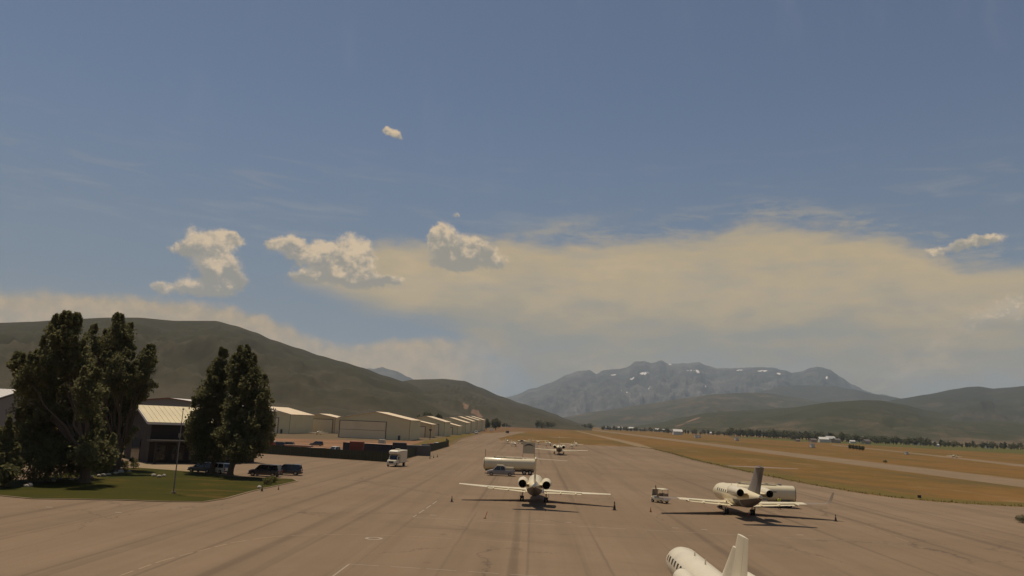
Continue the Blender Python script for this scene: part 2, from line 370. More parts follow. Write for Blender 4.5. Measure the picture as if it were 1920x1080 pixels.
# ------------------------------------------------------------------ mesh building
class MB:
    def __init__(s): s.v = []; s.f = []
    def add(s, vs, fs):
        o = len(s.v); s.v += [tuple(p) for p in vs]; s.f += [tuple(i + o for i in f) for f in fs]; return s
    def box(s, c, d, rz=0.0, taper=1.0):
        x, y, z = d[0] / 2, d[1] / 2, d[2] / 2; vs = []
        for k, (sx, sy, sz) in enumerate([(-1, -1, -1), (1, -1, -1), (1, 1, -1), (-1, 1, -1), (-1, -1, 1), (1, -1, 1), (1, 1, 1), (-1, 1, 1)]):
            t = taper if sz > 0 else 1
            px, py = sx * x * t, sy * y * t
            vs.append((c[0] + px * math.cos(rz) - py * math.sin(rz), c[1] + px * math.sin(rz) + py * math.cos(rz), c[2] + sz * z))
        return s.add(vs, [(3, 2, 1, 0), (4, 5, 6, 7), (0, 1, 5, 4), (1, 2, 6, 5), (2, 3, 7, 6), (3, 0, 4, 7)])
    def loft(s, rings, cap0=True, cap1=True, closed=True):
        n = len(rings[0]); vs = [p for r in rings for p in r]; fs = []
        for i in range(len(rings) - 1):
            for j in range(n if closed else n - 1):
                k = (j + 1) % n; fs.append((i * n + j, i * n + k, (i + 1) * n + k, (i + 1) * n + j))
        if cap0: fs.append(tuple(reversed(range(n))))
        if cap1: fs.append(tuple((len(rings) - 1) * n + j for j in range(n)))
        return s.add(vs, fs)
    def tube(s, p0, p1, r0, r1=None, n=8, caps=True):
        p0, p1 = Vector(p0), Vector(p1); r1 = r0 if r1 is None else r1
        d = (p1 - p0).normalized(); a = d.orthogonal().normalized(); b = d.cross(a)
        ring = lambda p, r: [p + a * math.cos(2 * math.pi * k / n) * r + b * math.sin(2 * math.pi * k / n) * r for k in range(n)]
        return s.loft([ring(p0, r0), ring(p1, r1)], caps, caps)
    def prism(s, prof, x0, x1):      # profile in (y, z), extruded along x
        return s.loft([[(x0, p[0], p[1]) for p in prof], [(x1, p[0], p[1]) for p in prof]])
    def plate(s, pts, nrm, t):       # polygon with thickness
        nrm = Vector(nrm) * t; a = [Vector(p) for p in pts]; return s.loft([a, [p + nrm for p in a]])
    def build(s, name, material, parent=None, smooth=False, angle=40):
        me = bpy.data.meshes.new(name); me.from_pydata(s.v, [], s.f); me.update()
        bm = bmesh.new(); bm.from_mesh(me); bmesh.ops.recalc_face_normals(bm, faces=bm.faces[:]); bm.to_mesh(me); bm.free()
        if smooth:
            me.polygons.foreach_set('use_smooth', [True] * len(me.polygons)); me.set_sharp_from_angle(angle=R(angle))
        me.materials.append(M[material] if isinstance(material, str) else material)
        o = bpy.data.objects.new(name, me); COL.objects.link(o); o.parent = parent
        return o
def thing(name, label, cat, loc=(0, 0, 0), rz=0.0, group=None):
    o = bpy.data.objects.new(name, None); COL.objects.link(o); o.location = loc; o.rotation_euler = (0, 0, rz); o.empty_display_size = 0.5
    o['label'] = label; o['category'] = cat
    if group: o['group'] = group
    return o
def tag(o, label, cat, group=None):
    o['label'] = label; o['category'] = cat
    if group: o['group'] = group
    return o
def struct(o): o['kind'] = 'structure'; return o
KIDS = {}
def copy_tree(o, loc, rz, label, group=None, scale=None, parent=None):
    c = o.copy(); COL.objects.link(c); c.parent = parent
    if parent is None:
        c.location = loc; c.rotation_euler = (0, 0, rz); c['label'] = label
        if group: c['group'] = group
        if scale: c.scale = (scale,) * 3
    for ch in [q for q in bpy.data.objects if q.parent == o]: copy_tree(ch, None, None, None, parent=c)
    return c
def sheet(name, pts, z, material, parent=None):
    pts = [Vector((p[0], p[1], z)) for p in pts]
    tris = tessellate_polygon([pts])
    mb = MB(); mb.add(pts, [tuple(t) for t in tris]); o = mb.build(name, material, parent)
    for p in o.data.polygons:
        if p.normal.z < 0: p.flip()
    return o
def rz_of(h): return math.atan2(-h[0], h[1])       # +Y axis of a thing -> heading h

# ------------------------------------------------------------------ ground, pavements
struct(sheet('ground', [(-15500, -1500), (15500, -1500), (15500, 21500), (-15500, 21500)], 0.0, 'dry_grass'))
g2 = lambda *pp: [tuple(G(px, py)[:2]) for px, py in pp]
VPA = math.atan2(*(lambda d: (d.x, d.y))(pdir(1025, 795)))           # direction of the runway
rdir = Vector((math.sin(VPA), math.cos(VPA)))
apron_pts = [(-190, -40), (-190, 175)] + g2((440, 846), (495, 850), (610, 859), (735, 867), (790, 853), (842, 837), (868, 822), (905, 813), (960, 809.5),
             (990, 809.5), (962, 815), (934, 822), (940, 826), (1000, 829.5), (1100, 834.5), (1196, 838), (1225, 842), (1262, 851), (1300, 862), (1360, 876), (1420, 889), (1500, 905), (1560, 916), (1620, 926),
             (1680, 934), (1760, 941.5), (1850, 947.5), (1920, 951), (2050, 957)) + [(150, 60), (150, -40)]
struct(sheet('apron', apron_pts, 0.020, 'asphalt_apron'))
def strip(name, a, b, z, material):   # strip along the runway direction, edges through two photo points
    pa, pb = G(*a), G(*b); n = Vector((rdir.y, -rdir.x)); out = []
    la, lb = n.dot(pa.to_2d()), n.dot(pb.to_2d())
    y0, y1 = 60, 2600
    for l, t in ((la, y0), (lb, y0), (lb, y1), (la, y1)): out.append(n * l + rdir * t)
    return struct(sheet(name, out, z, material))
strip('runway', (1516, 860.5), (1516, 852.5), 0.012, 'asphalt_runway')
tx = g2((1200, 838.5), (1226, 841), (1197, 831.5), (1150, 821.5), (1100, 811.5), (1082, 807.8), (1079, 808.2), (1120, 818.2), (1160, 828))
struct(sheet('taxiway', tx, 0.012, 'asphalt_taxiway'))
struct(sheet('perimeter_road', g2((1560, 833.5), (1700, 847.5), (1820, 860.5), (1960, 875.5), (2300, 915), (2300, 921), (1960, 880.5), (1820, 863.5), (1700, 849.5), (1560, 834.8)), 0.012, 'asphalt_runway'))
struct(sheet('grass_field', g2((1370, 818), (1520, 823.5), (1700, 831), (1920, 841), (2300, 859), (2300, 872), (1920, 851), (1750, 842), (1600, 833), (1450, 825), (1370, 820.5)), 0.008, 'field_green'))
struct(sheet('dirt_patch', g2((900, 811), (960, 809), (1060, 807), (1080, 804.5), (1000, 800.5), (900, 799)), 0.008, 'red_dirt'))
struct(sheet('hangar_pad', g2((380, 838), (480, 838), (640, 840), (760, 842), (842, 834), (872, 820), (905, 812), (940, 806), (930, 797), (800, 798), (600, 797), (300, 790)), 0.004, 'gravel_pad'))
struct(sheet('dirt_yard', g2((440, 845), (495, 849), (610, 858), (735, 866), (788, 852.5), (838, 836.5), (800, 827), (700, 826), (600, 824), (500, 821), (400, 822)), 0.014, 'dirt_yard'))
struct(sheet('hangar_verge', g2((770, 835), (838, 833), (862, 822), (895, 813), (870, 812.5), (800, 826)), 0.016, 'weeds'))
struct(sheet('apron_edge_weeds', g2((1196, 837.6), (1300, 861), (1420, 888), (1560, 915), (1680, 933), (1760, 940.8), (1850, 947), (1960, 952), (1960, 944), (1850, 939.5), (1760, 933), (1680, 924), (1560, 906), (1420, 881.5), (1300, 858), (1230, 843)), 0.010, 'weeds'))
# lawn island with kerb
lawn_px = [(-80, 925), (0, 930), (60, 936), (140, 937), (230, 938.5), (300, 941), (380, 942), (420, 936), (470, 922), (520, 911), (556, 903), (548, 899), (480, 896), (430, 893), (340, 884), (260, 878), (180, 880), (60, 900), (-80, 905)]
lawn_pts = g2(*lawn_px)
lw = MB(); lv = [Vector((p[0], p[1], 0.10)) for p in lawn_pts]
lw.add(lv, [tuple(t) for t in tessellate_polygon([lv])])
lo_ = struct(lw.build('lawn', 'lawn'))
for p in lo_.data.polygons:
    if p.normal.z < 0: p.flip()
kb = MB(); n = len(lv); cen = sum(lv, Vector()) / n
outer = []
for i in range(n):
    t = (lv[(i + 1) % n] - lv[i - 1]); t.z = 0; t.normalize(); nn = Vector((t.y, -t.x, 0))
    if nn.dot(lv[i] - cen) < 0: nn = -nn
    outer.append(lv[i] + nn * 0.22)
prof = lambda a, b: [Vector((a.x, a.y, 0.018)), Vector((a.x, a.y, 0.115)), Vector((b.x, b.y, 0.115)), Vector((b.x, b.y, 0.018))]
for i in range(n):
    j = (i + 1) % n
    kb.loft([prof(lv[i], outer[i]), prof(lv[j], outer[j])])
struct(kb.build('kerb', 'concrete_walk'))
struct(sheet('driveway', g2((250, 879), (330, 884), (372, 887), (360, 873), (300, 866), (240, 868)), 0.026, 'concrete_walk'))

# ------------------------------------------------------------------ hills and mountains
def smooth_at(pts, x):
    for i in range(len(pts) - 1):
        if pts[i][0] <= x <= pts[i + 1][0]:
            t = (x - pts[i][0]) / (pts[i + 1][0] - pts[i][0]); t2 = t * t * (3 - 2 * t)
            return pts[i][1] + (pts[i + 1][1] - pts[i][1]) * (0.6 * t + 0.4 * t2)
    return pts[0][1] if x < pts[0][0] else pts[-1][1]
def ridge(name, crest, d_base, d_crest, material, nx=420, ny=70, rough=0.35, power=1.15, nscale=1.0, jag=0.0, dvar=0.15, seed=0.0, soil=None, snow=None, back=1.35, lush=None):
    x0, x1 = crest[0][0], crest[-1][0]; vs = []; cov = []
    for i in range(nx + 1):
        px = x0 + (x1 - x0) * i / nx; py = smooth_at(crest, px)
        if jag: py += jag * (mnoise.fractal(Vector((px * 0.06, seed, 0)), 1.0, 2.0, 5)) 
        d = pdir(px, py); hd = Vector((d.x, d.y)); hl = hd.length; hd = hd / hl
        slope = d.z / hl
        dc = d_crest * (1 + dvar * mnoise.noise(Vector((px * 0.006, seed, 3.3))))
        zc = HCAM + dc * slope
        for j in range(ny + 1):
            s = back * j / ny
            dist = d_base + (dc - d_base) * s
            P = hd * dist
            q = Vector((P.x, P.y, 0)) * (nscale / d_crest) 
            if s <= 1:
                h = s ** power
                rr = mnoise.ridged_multi_fractal(q * 9 + Vector((seed, 0, 0)), 0.9, 2.1, 6, 1.0, 2.0) - 1.1
                fr = mnoise.fractal(q * 26 + Vector((seed, 5, 0)), 0.9, 2.0, 5)
                z = zc * (h + rough * (rr * 0.16 + fr * 0.07) * min(1, 4 * s) * (1 - s) ** 0.8 * 1.6)
                lim = HCAM + dist * slope * 0.985
                z = min(z, max(lim, 0.0) if s < 0.995 else zc)
                if s < 0.02: z = -2.0
            else:
                z = zc * (1 - (s - 1) / (back - 1) * 0.9)
            vs.append((P.x, P.y, max(z, -2.0)))
            el_here = z
            cov.append((s, px))
    n = ny + 1
    fs = [(i * n + j, (i + 1) * n + j, (i + 1) * n + j + 1, i * n + j + 1) for i in range(nx) for j in range(ny)]
    me = bpy.data.meshes.new(name); me.from_pydata(vs, [], fs); me.update()
    ca = me.color_attributes.new('cover', 'FLOAT_COLOR', 'POINT')
    inv = m3.transposed()
    data = []
    for k, p in enumerate(vs):
        so = sn = 0.0
        if soil or snow:
            c3 = inv @ (Vector(p) - Vector((0, 0, HCAM)))
            ix, iy = 960 + F_PX * c3.x / -c3.z, 540 - F_PX * c3.y / -c3.z
            s = cov[k][0]
            if s <= 1.0:
                for (sx, sy, rx, ry, ang) in (soil or []):
                    ux, uy = ix - sx, iy - sy; ca_, sa_ = math.cos(R(ang)), math.sin(R(ang))
                    a_, b_ = (ux * ca_ + uy * sa_) / rx, (-ux * sa_ + uy * ca_) / ry
                    so = max(so, math.exp(-(a_ * a_ + b_ * b_)))
                for (sx, sy, rx, ry, ang) in (snow or []):
                    ux, uy = ix - sx, iy - sy; ca_, sa_ = math.cos(R(ang)), math.sin(R(ang))
                    a_, b_ = (ux * ca_ + uy * sa_) / rx, (-ux * sa_ + uy * ca_) / ry
                    sn = max(sn, math.exp(-(a_ * a_ + b_ * b_)))
        data += [so, sn, (lush(*cov[k]) if lush else 0.5), 1.0]
    ca.data.foreach_set('color', data)
    me.polygons.foreach_set('use_smooth', [True] * len(me.polygons))
    me.materials.append(M[material]); o = bpy.data.objects.new(name, me); COL.objects.link(o)
    return struct(o)
ridge('hill_left', [(-900, 640), (-500, 610), (-200, 602), (0, 603), (60, 601), (120, 597), (200, 593), (260, 593), (330, 599), (405, 599), (440, 608), (480, 621), (510, 635), (560, 651), (600, 665), (640, 676), (680, 688), (720, 703), (760, 715), (800, 733), (850, 757), (900, 780), (930, 793)],
      1150, 3000, 'hill_scrub_near', 460, 90, rough=0.95, power=1.05, seed=1.7, lush=lambda s, px: 0.25 + 0.55 * min(1, s * 1.3) )
ridge('hill_left_spur', [(640, 760), (700, 735), (740, 717), (775, 711.5), (830, 710), (870, 714), (900, 726), (940, 743), (980, 757), (1010, 766), (1040, 776), (1060, 785), (1090, 795), (1110, 799)],
      1700, 4300, 'hill_scrub_near', 320, 80, rough=0.9, seed=4.1, soil=[(882, 767, 26, 6, 32), (895, 776, 14, 5, 35)], lush=lambda s, px: 0.35 + 0.3 * s)
ridge('mountain_distant_peak', [(650, 706), (690, 689), (702, 690), (716, 686.5), (726, 690), (745, 695), (765, 705), (790, 716), (830, 735)],
      9500, 14500, 'mountain_rock', 160, 40, rough=0.4, seed=8.0, jag=1.2)
ridge('mountain_main', [(860, 775), (900, 760), (930, 750), (960, 742), (1000, 728), (1030, 718), (1065, 702), (1080, 695.5), (1105, 694), (1118, 701), (1130, 694), (1170, 690), (1180, 686), (1190, 678), (1210, 677), (1222, 681), (1240, 675), (1252, 681.5), (1275, 681), (1310, 679), (1322, 684), (1345, 690), (1380, 690), (1420, 688), (1450, 689), (1470, 694), (1485, 699), (1505, 696), (1520, 689), (1535, 687.5), (1555, 692), (1580, 709), (1600, 721), (1620, 731), (1640, 738), (1670, 742), (1700, 750), (1800, 780)],
      11500, 17000, 'mountain_rock', 900, 130, rough=0.95, power=0.97, nscale=2.0, seed=11.0, jag=1.3, dvar=0.04,
      snow=[(1150, 703, 8.5, 1.28, -4), (1207, 700, 11.4, 2.40, -10), (1190, 709, 13.3, 1.44, -14), (1308, 697, 4.8, 3.20, 50), (1295, 694.5, 8.5, 1.28, 0), (1322, 724, 2.8, 1.60, 0), (1256, 683, 4.8, 1.04, 10), (1385, 694, 12.3, 1.12, -4), (1430, 695.5, 11.4, 1.76, -2), (1460, 700.5, 5.7, 1.92, 12), (1490, 706, 2.8, 1.28, 0), (1550, 708, 2.4, 3.20, 0), (1176, 735.5, 3.8, 1.28, 0), (1166, 733, 1.9, 1.04, 0), (1218, 728, 3.8, 1.04, -30)])
ridge('foothill_blue', [(1180, 790), (1300, 765), (1380, 745), (1430, 732), (1470, 724), (1500, 722), (1560, 724), (1600, 730), (1640, 739), (1690, 747), (1760, 760), (1850, 775)],
      9000, 12500, 'hill_far', 260, 50, rough=0.5, seed=14.0)
ridge('foothill_green', [(1000, 792), (1050, 783), (1120, 771), (1210, 757), (1290, 745), (1340, 738), (1400, 735), (1440, 736), (1490, 744), (1550, 755), (1620, 770), (1720, 800)],
      6200, 9500, 'hill_scrub_mid', 300, 60, rough=0.9, seed=17.0)
ridge('mountain_right', [(1560, 790), (1620, 765), (1660, 752), (1690, 746), (1740, 738), (1790, 728), (1815, 724), (1835, 723), (1862, 727), (1890, 725), (1920, 722), (1990, 712), (2100, 705), (2300, 690), (2700, 700)],
      4200, 8000, 'hill_far', 300, 60, rough=0.9, seed=21.0)
ridge('foothill_right', [(1160, 804), (1230, 793), (1280, 782), (1330, 773), (1400, 769), (1480, 764), (1560, 753), (1620, 749.5), (1650, 750), (1690, 757), (1740, 769), (1800, 779), (1860, 786), (1920, 788), (2050, 780), (2300, 775), (2700, 790)],
      2900, 5200, 'hill_scrub_mid', 360, 70, rough=1.0, seed=26.0, soil=[(1300, 787, 20, 1.6, -20), (1275, 797, 12, 1.2, -14)], lush=lambda s, px: 0.3 + 0.6 * s)

# haze: even summer air from below the ground to just above the highest summit
hz = MB(); hz.box((0, 9600, 949), (32500, 25000, 1900))
hm = bpy.data.materials.new('haze_air'); hm.use_nodes = True; hm.node_tree.nodes.clear()
pv = hm.node_tree.nodes.new('ShaderNodeVolumePrincipled'); ho = hm.node_tree.nodes.new('ShaderNodeOutputMaterial')
pv.inputs['Color'].default_value = (0.67, 0.80, 0.98, 1); pv.inputs['Density'].default_value = 3.5e-5; pv.inputs['Anisotropy'].default_value = 0.0
hm.node_tree.links.new(pv.outputs[0], ho.inputs['Volume']); hm.volume_intersection_method if hasattr(hm, 'volume_intersection_method') else None
MATS['haze_air'] = hm
ho_ = hz.build('haze', 'haze_air'); ho_['kind'] = 'stuff'

# ------------------------------------------------------------------ hangars and buildings
def slab(mb, a, b, c, d, t):     # quad plate with thickness t along its normal (upwards)
    a, b, c, d = map(Vector, (a, b, c, d)); n = (b - a).cross(d - a).normalized()
    if n.z < 0: n = -n
    mb.loft([[a, b, c, d], [p + n * t for p in (a, b, c, d)]]); return mb
def hangar(label, lat, dist, half, eave, ridge_h, depth, az=VPA, door=(0.1, 0.8, 0.8), wall='hangar_wall', rows=2, walkdoor=None, group='metal hangars along the flight line', over=0.5, roofm='hangar_roof', trim='trim_dark'):
    """front right corner at (lat, dist); gable front faces the camera, ridge runs along azimuth az"""
    t = thing('hangar', label, 'hangar', (lat, dist, 0), -az, group)
    W = 2 * half
    wl = MB(); wl.prism([(0, 0), (depth, 0), (depth, eave), (0, eave)], -W, 0)
    wl.v = [v for v in wl.v]
    wl = MB()
    f = [(-W, 0), (0, 0), (0, eave), (-half, ridge_h), (-W, eave)]
    wl.loft([[(x, 0, z) for x, z in f], [(x, depth, z) for x, z in f]])
    wo_ = wl.build('wall', wall, t)
    for s in (0, 1):
        r = MB(); xe = over if s else -W - over; ze = eave - over * (ridge_h - eave) / half
        slab(r, (-half, -over, ridge_h + 0.02), (xe, -over, ze + 0.02), (xe, depth + over, ze + 0.02), (-half, depth + over, ridge_h + 0.02), 0.16)
        ro = r.build('roof', roofm, t)
        tr = MB(); n = 6
        a, b_ = Vector((-half, -over - 0.06, ridge_h + 0.0)), Vector((xe, -over - 0.06, ze + 0.0))
        tr.loft([[a, a + Vector((0, 0, 0.24)), a + Vector((0, 0.05, 0.24)), a + Vector((0, 0.05, 0))], [b_, b_ + Vector((0, 0, 0.24)), b_ + Vector((0, 0.05, 0.24)), b_ + Vector((0, 0.05, 0))]])
        tr.build('rake_trim', 'trim_white', ro)
    if door:
        x0, x1, hh = -W + W * door[0], -W + W * door[1], eave * door[2]
        rh = hh / rows
        fr = MB()
        fr.box(((x0 + x1) / 2, -0.08, hh + 0.11), (x1 - x0 + 0.6, 0.2, 0.22)); fr.box((x0 - 0.17, -0.08, hh / 2), (0.26, 0.2, hh)); fr.box((x1 + 0.17, -0.08, hh / 2), (0.26, 0.2, hh))
        dr = MB(); dr.box(((x0 + x1) / 2, -0.03, hh / 2), (x1 - x0, 0.05, hh - 0.02)); d0 = dr.build('door', 'trim_dark', t)
        fr.build('door_frame', trim, d0)
        for k in range(rows):
            p = MB(); p.box(((x0 + x1) / 2, -0.10, rh * (k + 0.5)), (x1 - x0 - 0.1, 0.1, rh - 0.14)); p.build('door_panel', 'hangar_door', d0)
    if walkdoor:
        p = MB(); p.box((-W + W * walkdoor, -0.05, 1.1), (1.1, 0.1, 2.2)); p.build('walk_door', 'trim_dark', t)
    c = MB(); c.box((0.06, -0.03, eave / 2), (0.14, 0.14, eave - 0.1)); c.build('corner_trim', 'trim_dark', t)
    dg = MB(); dg.box((0.10, depth * 0.5, eave - 0.15), (0.16, depth, 0.18)); dg.build('gutter', 'trim_white', t)
    return t
hangar('big tan metal hangar with a two-row bifold door, nearest and widest of the row', -46.5, 367, 17.4, 9.6, 13.0, 30, door=(0.02, 0.665, 0.86), walkdoor=0.86)
hangar('tan hangar with a pale roof half hidden behind the cottonwood by the dark cars', -113, 397, 15.5, 10.0, 13.6, 40, door=(0.1, 0.80, 0.8), rows=1, walkdoor=0.87)
hangar('small brown hangar squeezed between the two largest hangars', -100.3, 445, 10.0, 9.2, 11.0, 22, door=(0.18, 0.93, 0.86), wall='hangar_wall_tan', rows=1)
hangar('low tan lean-to hangar just right of the biggest hangar', -43.5, 440, 8.5, 7.6, 9.2, 18, door=(0.1, 0.8, 0.8), rows=1, wall='hangar_wall_tan')
hangar('tan hangar right behind the lean-to, with a long pale roof edge', -40.0, 492, 12.5, 9.2, 12.4, 30, door=(0.15, 0.85, 0.8), rows=1)
hangar('low tan hangar with a short pale roof, fourth roof step of the row', -35.5, 560, 10.0, 6.4, 8.6, 24, rows=1)
hangar('tan hangar with two stacked roof lines in the middle of the far row', -33.0, 620, 14.0, 9.0, 12.6, 34, rows=1)
hangar('far tan hangar with a white truck parked by its corner', -31.5, 690, 13.0, 10.4, 14.2, 34, rows=1, door=(0.1, 0.85, 0.75))
hangar('next to last tan hangar at the far end of the row', -29.0, 760, 13.0, 11.6, 15.0, 34, rows=1)
hangar('last tan hangar of the row, its plain side wall next to the dark round tree', -26.5, 840, 14.0, 12.2, 16.0, 40, rows=1)

def gable_house(name, label, cat, origin, rz, length, width, eave, ridge_h, wall, roof, trim, over=0.8, group=None):
    """corner at origin; +x along the eave front, +y away across the gable"""
    t = thing(name, label, cat, origin, rz, group)
    wl = MB(); f = [(0, 0), (width, 0), (width, eave), (width / 2, ridge_h), (0, eave)]
    wl.loft([[(0, y, z) for y, z in f], [(length, y, z) for y, z in f]]); wl.build('wall', wall, t)
    dz = over * (ridge_h - eave) / (width / 2)
    for s in (0, 1):
        ye = -over if s == 0 else width + over
        r = MB(); slab(r, (-over, ye, eave - dz + 0.03), (length + over, ye, eave - dz + 0.03), (length + over, width / 2, ridge_h + 0.03), (-over, width / 2, ridge_h + 0.03), 0.18)
        ro = r.build('roof', roof, t)
        for xe in (-over - 0.07, length + over + 0.07):
            q = MB(); a, b = Vector((xe, ye, eave - dz - 0.2)), Vector((xe, width / 2, ridge_h - 0.2)); h = Vector((0, 0, 0.46)); w = Vector((0.1, 0, 0))
            q.loft([[a - w / 2, a + w / 2, a + w / 2 + h, a - w / 2 + h], [b - w / 2, b + w / 2, b + w / 2 + h, b - w / 2 + h]]); q.build('rake_trim', trim, ro)
        q = MB(); q.box((length / 2, ye - 0.07 if s == 0 else ye + 0.07, eave - dz - 0.05), (length + 2 * over, 0.1, 0.42)); q.build('fascia', trim, ro)
        if s == 0:
            N = int(length / 0.9); dirv = Vector((0, width / 2 - ye, ridge_h - eave + dz)); nn = Vector((0, -dirv.z, dirv.y)).normalized()
            for k in range(N + 1):
                x = -over + 0.2 + (length + 2 * over - 0.4) * k / N; q = MB()
                a = Vector((x, ye + 0.05, eave - dz + 0.03)) + nn * 0.21; b = a + dirv * 0.99
                ww = Vector((0.03, 0, 0)); q.loft([[a - ww, a + ww, a + ww + nn * 0.05, a - ww + nn * 0.05], [b - ww, b + ww, b + ww + nn * 0.05, b - ww + nn * 0.05]])
                q.build('roof_seam', roof, ro)
    return t
# terminal with its corner turned to the camera
C0 = AT(285, 794, 148); C0.z = 0
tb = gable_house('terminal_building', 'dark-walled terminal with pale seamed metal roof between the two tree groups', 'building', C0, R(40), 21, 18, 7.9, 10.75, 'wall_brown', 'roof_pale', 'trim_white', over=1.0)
for k in range(6):
    q = MB(); q.box((2.2 + k * 3.2, -0.04, 1.9), (2.2, 0.08, 2.8)); w_ = q.build('window', 'trim_dark', tb)
    q = MB(); q.box((2.2 + k * 3.2, -0.085, 1.9), (2.0, 0.05, 2.6)); q.build('pane', 'window_glass', w_)
q = MB(); q.box((8, -1.8, 4.3), (17, 3.8, 0.35)); ca_ = q.build('canopy', 'trim_dark', tb)
for k in range(5):
    q = MB(); q.box((0.4 + k * 3.8, -3.3, 2.06), (0.4, 0.4, 4.12)); q.build('canopy_post', 'brick_dark', ca_)
q = MB(); q.box((-0.05, 9, 2.2), (0.12, 6, 4.2)); q.build('gable_window', 'window_glass', tb)
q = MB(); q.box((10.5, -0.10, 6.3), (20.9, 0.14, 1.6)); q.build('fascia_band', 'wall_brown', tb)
# red trimmed hangar behind it
hb = hangar('grey hangar with red roof trim peeping over the terminal roof', -78.5, 225, 22, 11.0, 13.4, 34, az=R(0), door=(0.2, 0.8, 0.7), wall='wall_grey', group=None, roofm='trim_white')
for o in [o for o in bpy.data.objects if o.parent and o.parent.parent == hb and o.name.startswith('rake_trim')]:
    o.data.materials.clear(); o.data.materials.append(M['trim_red'])
# grey hangar at the left picture edge
lb = gable_house('maintenance_hangar', 'grey hangar with white roof at the left edge behind the trees', 'hangar', (-150, 165, 0), R(0), 36, 26, 9.9, 13.2, 'wall_grey', 'trim_white', 'trim_dark', over=0.6)
q = MB(); q.box((18, -0.06, 4.2), (20, 0.12, 8.4)); dd = q.build('door', 'trim_dark', lb)
for k in range(4):
    q = MB(); q.box((10.5 + 5 * k, -0.16, 4.2), (4.9, 0.1, 8.2)); q.build('door_panel', 'wall_grey', dd)

# ------------------------------------------------------------------ fence round the storage yard
fr_ = thing('screen_fence', 'long dark green screened fence in front of the storage yard', 'fence', (0, 0, 0))
panel_me = post_me = None
def fence_run(a, b, h):
    global panel_me, post_me
    a, b = Vector(a), Vector(b); L = (b - a).length; n = max(1, round(L / 3.0)); ang = math.atan2(b.y - a.y, b.x - a.x)
    for i in range(n + 1):
        p = a.lerp(b, i / n)
        if post_me is None:
            q = MB(); q.tube((0, 0, 0), (0, 0, 2.45), 0.05, n=6); o = q.build('post', 'post_steel', fr_); post_me = o.data
        else:
            o = bpy.data.objects.new('post', post_me); COL.objects.link(o); o.parent = fr_
        o.location = (p.x, p.y, 0)
        if i < n:
            c = a.lerp(b, (i + 0.5) / n)
            if panel_me is None:
                q = MB()
                for k in range(8):
                    x0, x1 = -1.45 + 2.9 * k / 8, -1.45 + 2.9 * (k + 1) / 8; y0, y1 = 0.025 * math.sin(k * 2.1), 0.025 * math.sin((k + 1) * 2.1)
                    q.loft([[(x0, y0, 0.06), (x0, y0 + 0.02, 0.06), (x0, y0 + 0.02, 2.35), (x0, y0, 2.35)], [(x1, y1, 0.06), (x1, y1 + 0.02, 0.06), (x1, y1 + 0.02, 2.35), (x1, y1, 2.35)]], k == 0, k == 7)
                o = q.build('screen_panel', 'screen_green', fr_); panel_me = o.data
            else:
                o = bpy.data.objects.new('screen_panel', panel_me); COL.objects.link(o); o.parent = fr_
            o.location = (c.x, c.y, 0); o.rotation_euler = (0, 0, ang); o.scale = (L / n / 3.0, 1, random.uniform(0.97, 1.03))
F0, F1, F2 = G(440, 847.5), G(735, 867.5), G(841, 837)
fence_run(F0, F1, 2.4); fence_run(F1, F2, 2.4)
F3 = G(836, 831.5); fence_run(F2, F3, 2.4)

# ------------------------------------------------------------------ trees
def leaves_mesh(name, clumps, leaf, material, parent, per, rng):
    vs, fs = [], []
    for (c, r) in clumps:
        for _ in range(per):
            d = Vector((rng.gauss(0, 1), rng.gauss(0, 1), rng.gauss(0, 1)))
            d = d.normalized() * (rng.random() ** 0.45)
            p = c + Vector((d.x * r, d.y * r, d.z * r * 1.1))
            n = (d * 0.7 + Vector((rng.gauss(0, 1), rng.gauss(0, 1), rng.gauss(0, 0.8)))).normalized()
            a = n.orthogonal().normalized(); q = rng.random() * 6.28
            a = a * math.cos(q) + n.cross(a) * math.sin(q); b = n.cross(a); s = leaf * rng.uniform(0.6, 1.35)
            k = len(vs); vs += [p + a * s, p + b * s * 0.62, p - a * s, p - b * s * 0.62]; fs.append((k, k + 1, k + 2, k + 3))
    me = bpy.data.meshes.new(name); me.from_pydata([tuple(v) for v in vs], [], fs); me.update(); me.materials.append(M[material])
    o = bpy.data.objects.new(name, me); COL.objects.link(o); o.parent = parent; return o
def branch(mb, p0, p1, r0, r1, rng, seg=4, wob=0.06):
    pts = [Vector(p0).lerp(Vector(p1), i / seg) for i in range(seg + 1)]; L = (Vector(p1) - Vector(p0)).length
    for i in range(1, seg): pts[i] += Vector((rng.gauss(0, 1), rng.gauss(0, 1), 0)) * L * wob * 0.5
    rings = []
    for i, p in enumerate(pts):
        d = (pts[min(i + 1, seg)] - pts[max(i - 1, 0)]).normalized(); a = Vector((1, 0, 0)) - d * d.x; a.normalize(); b = d.cross(a); r = r0 + (r1 - r0) * i / seg
        rings.append([p + a * math.cos(k * math.pi / 4) * r + b * math.sin(k * math.pi / 4) * r for k in range(8)])
    mb.loft(rings); return pts
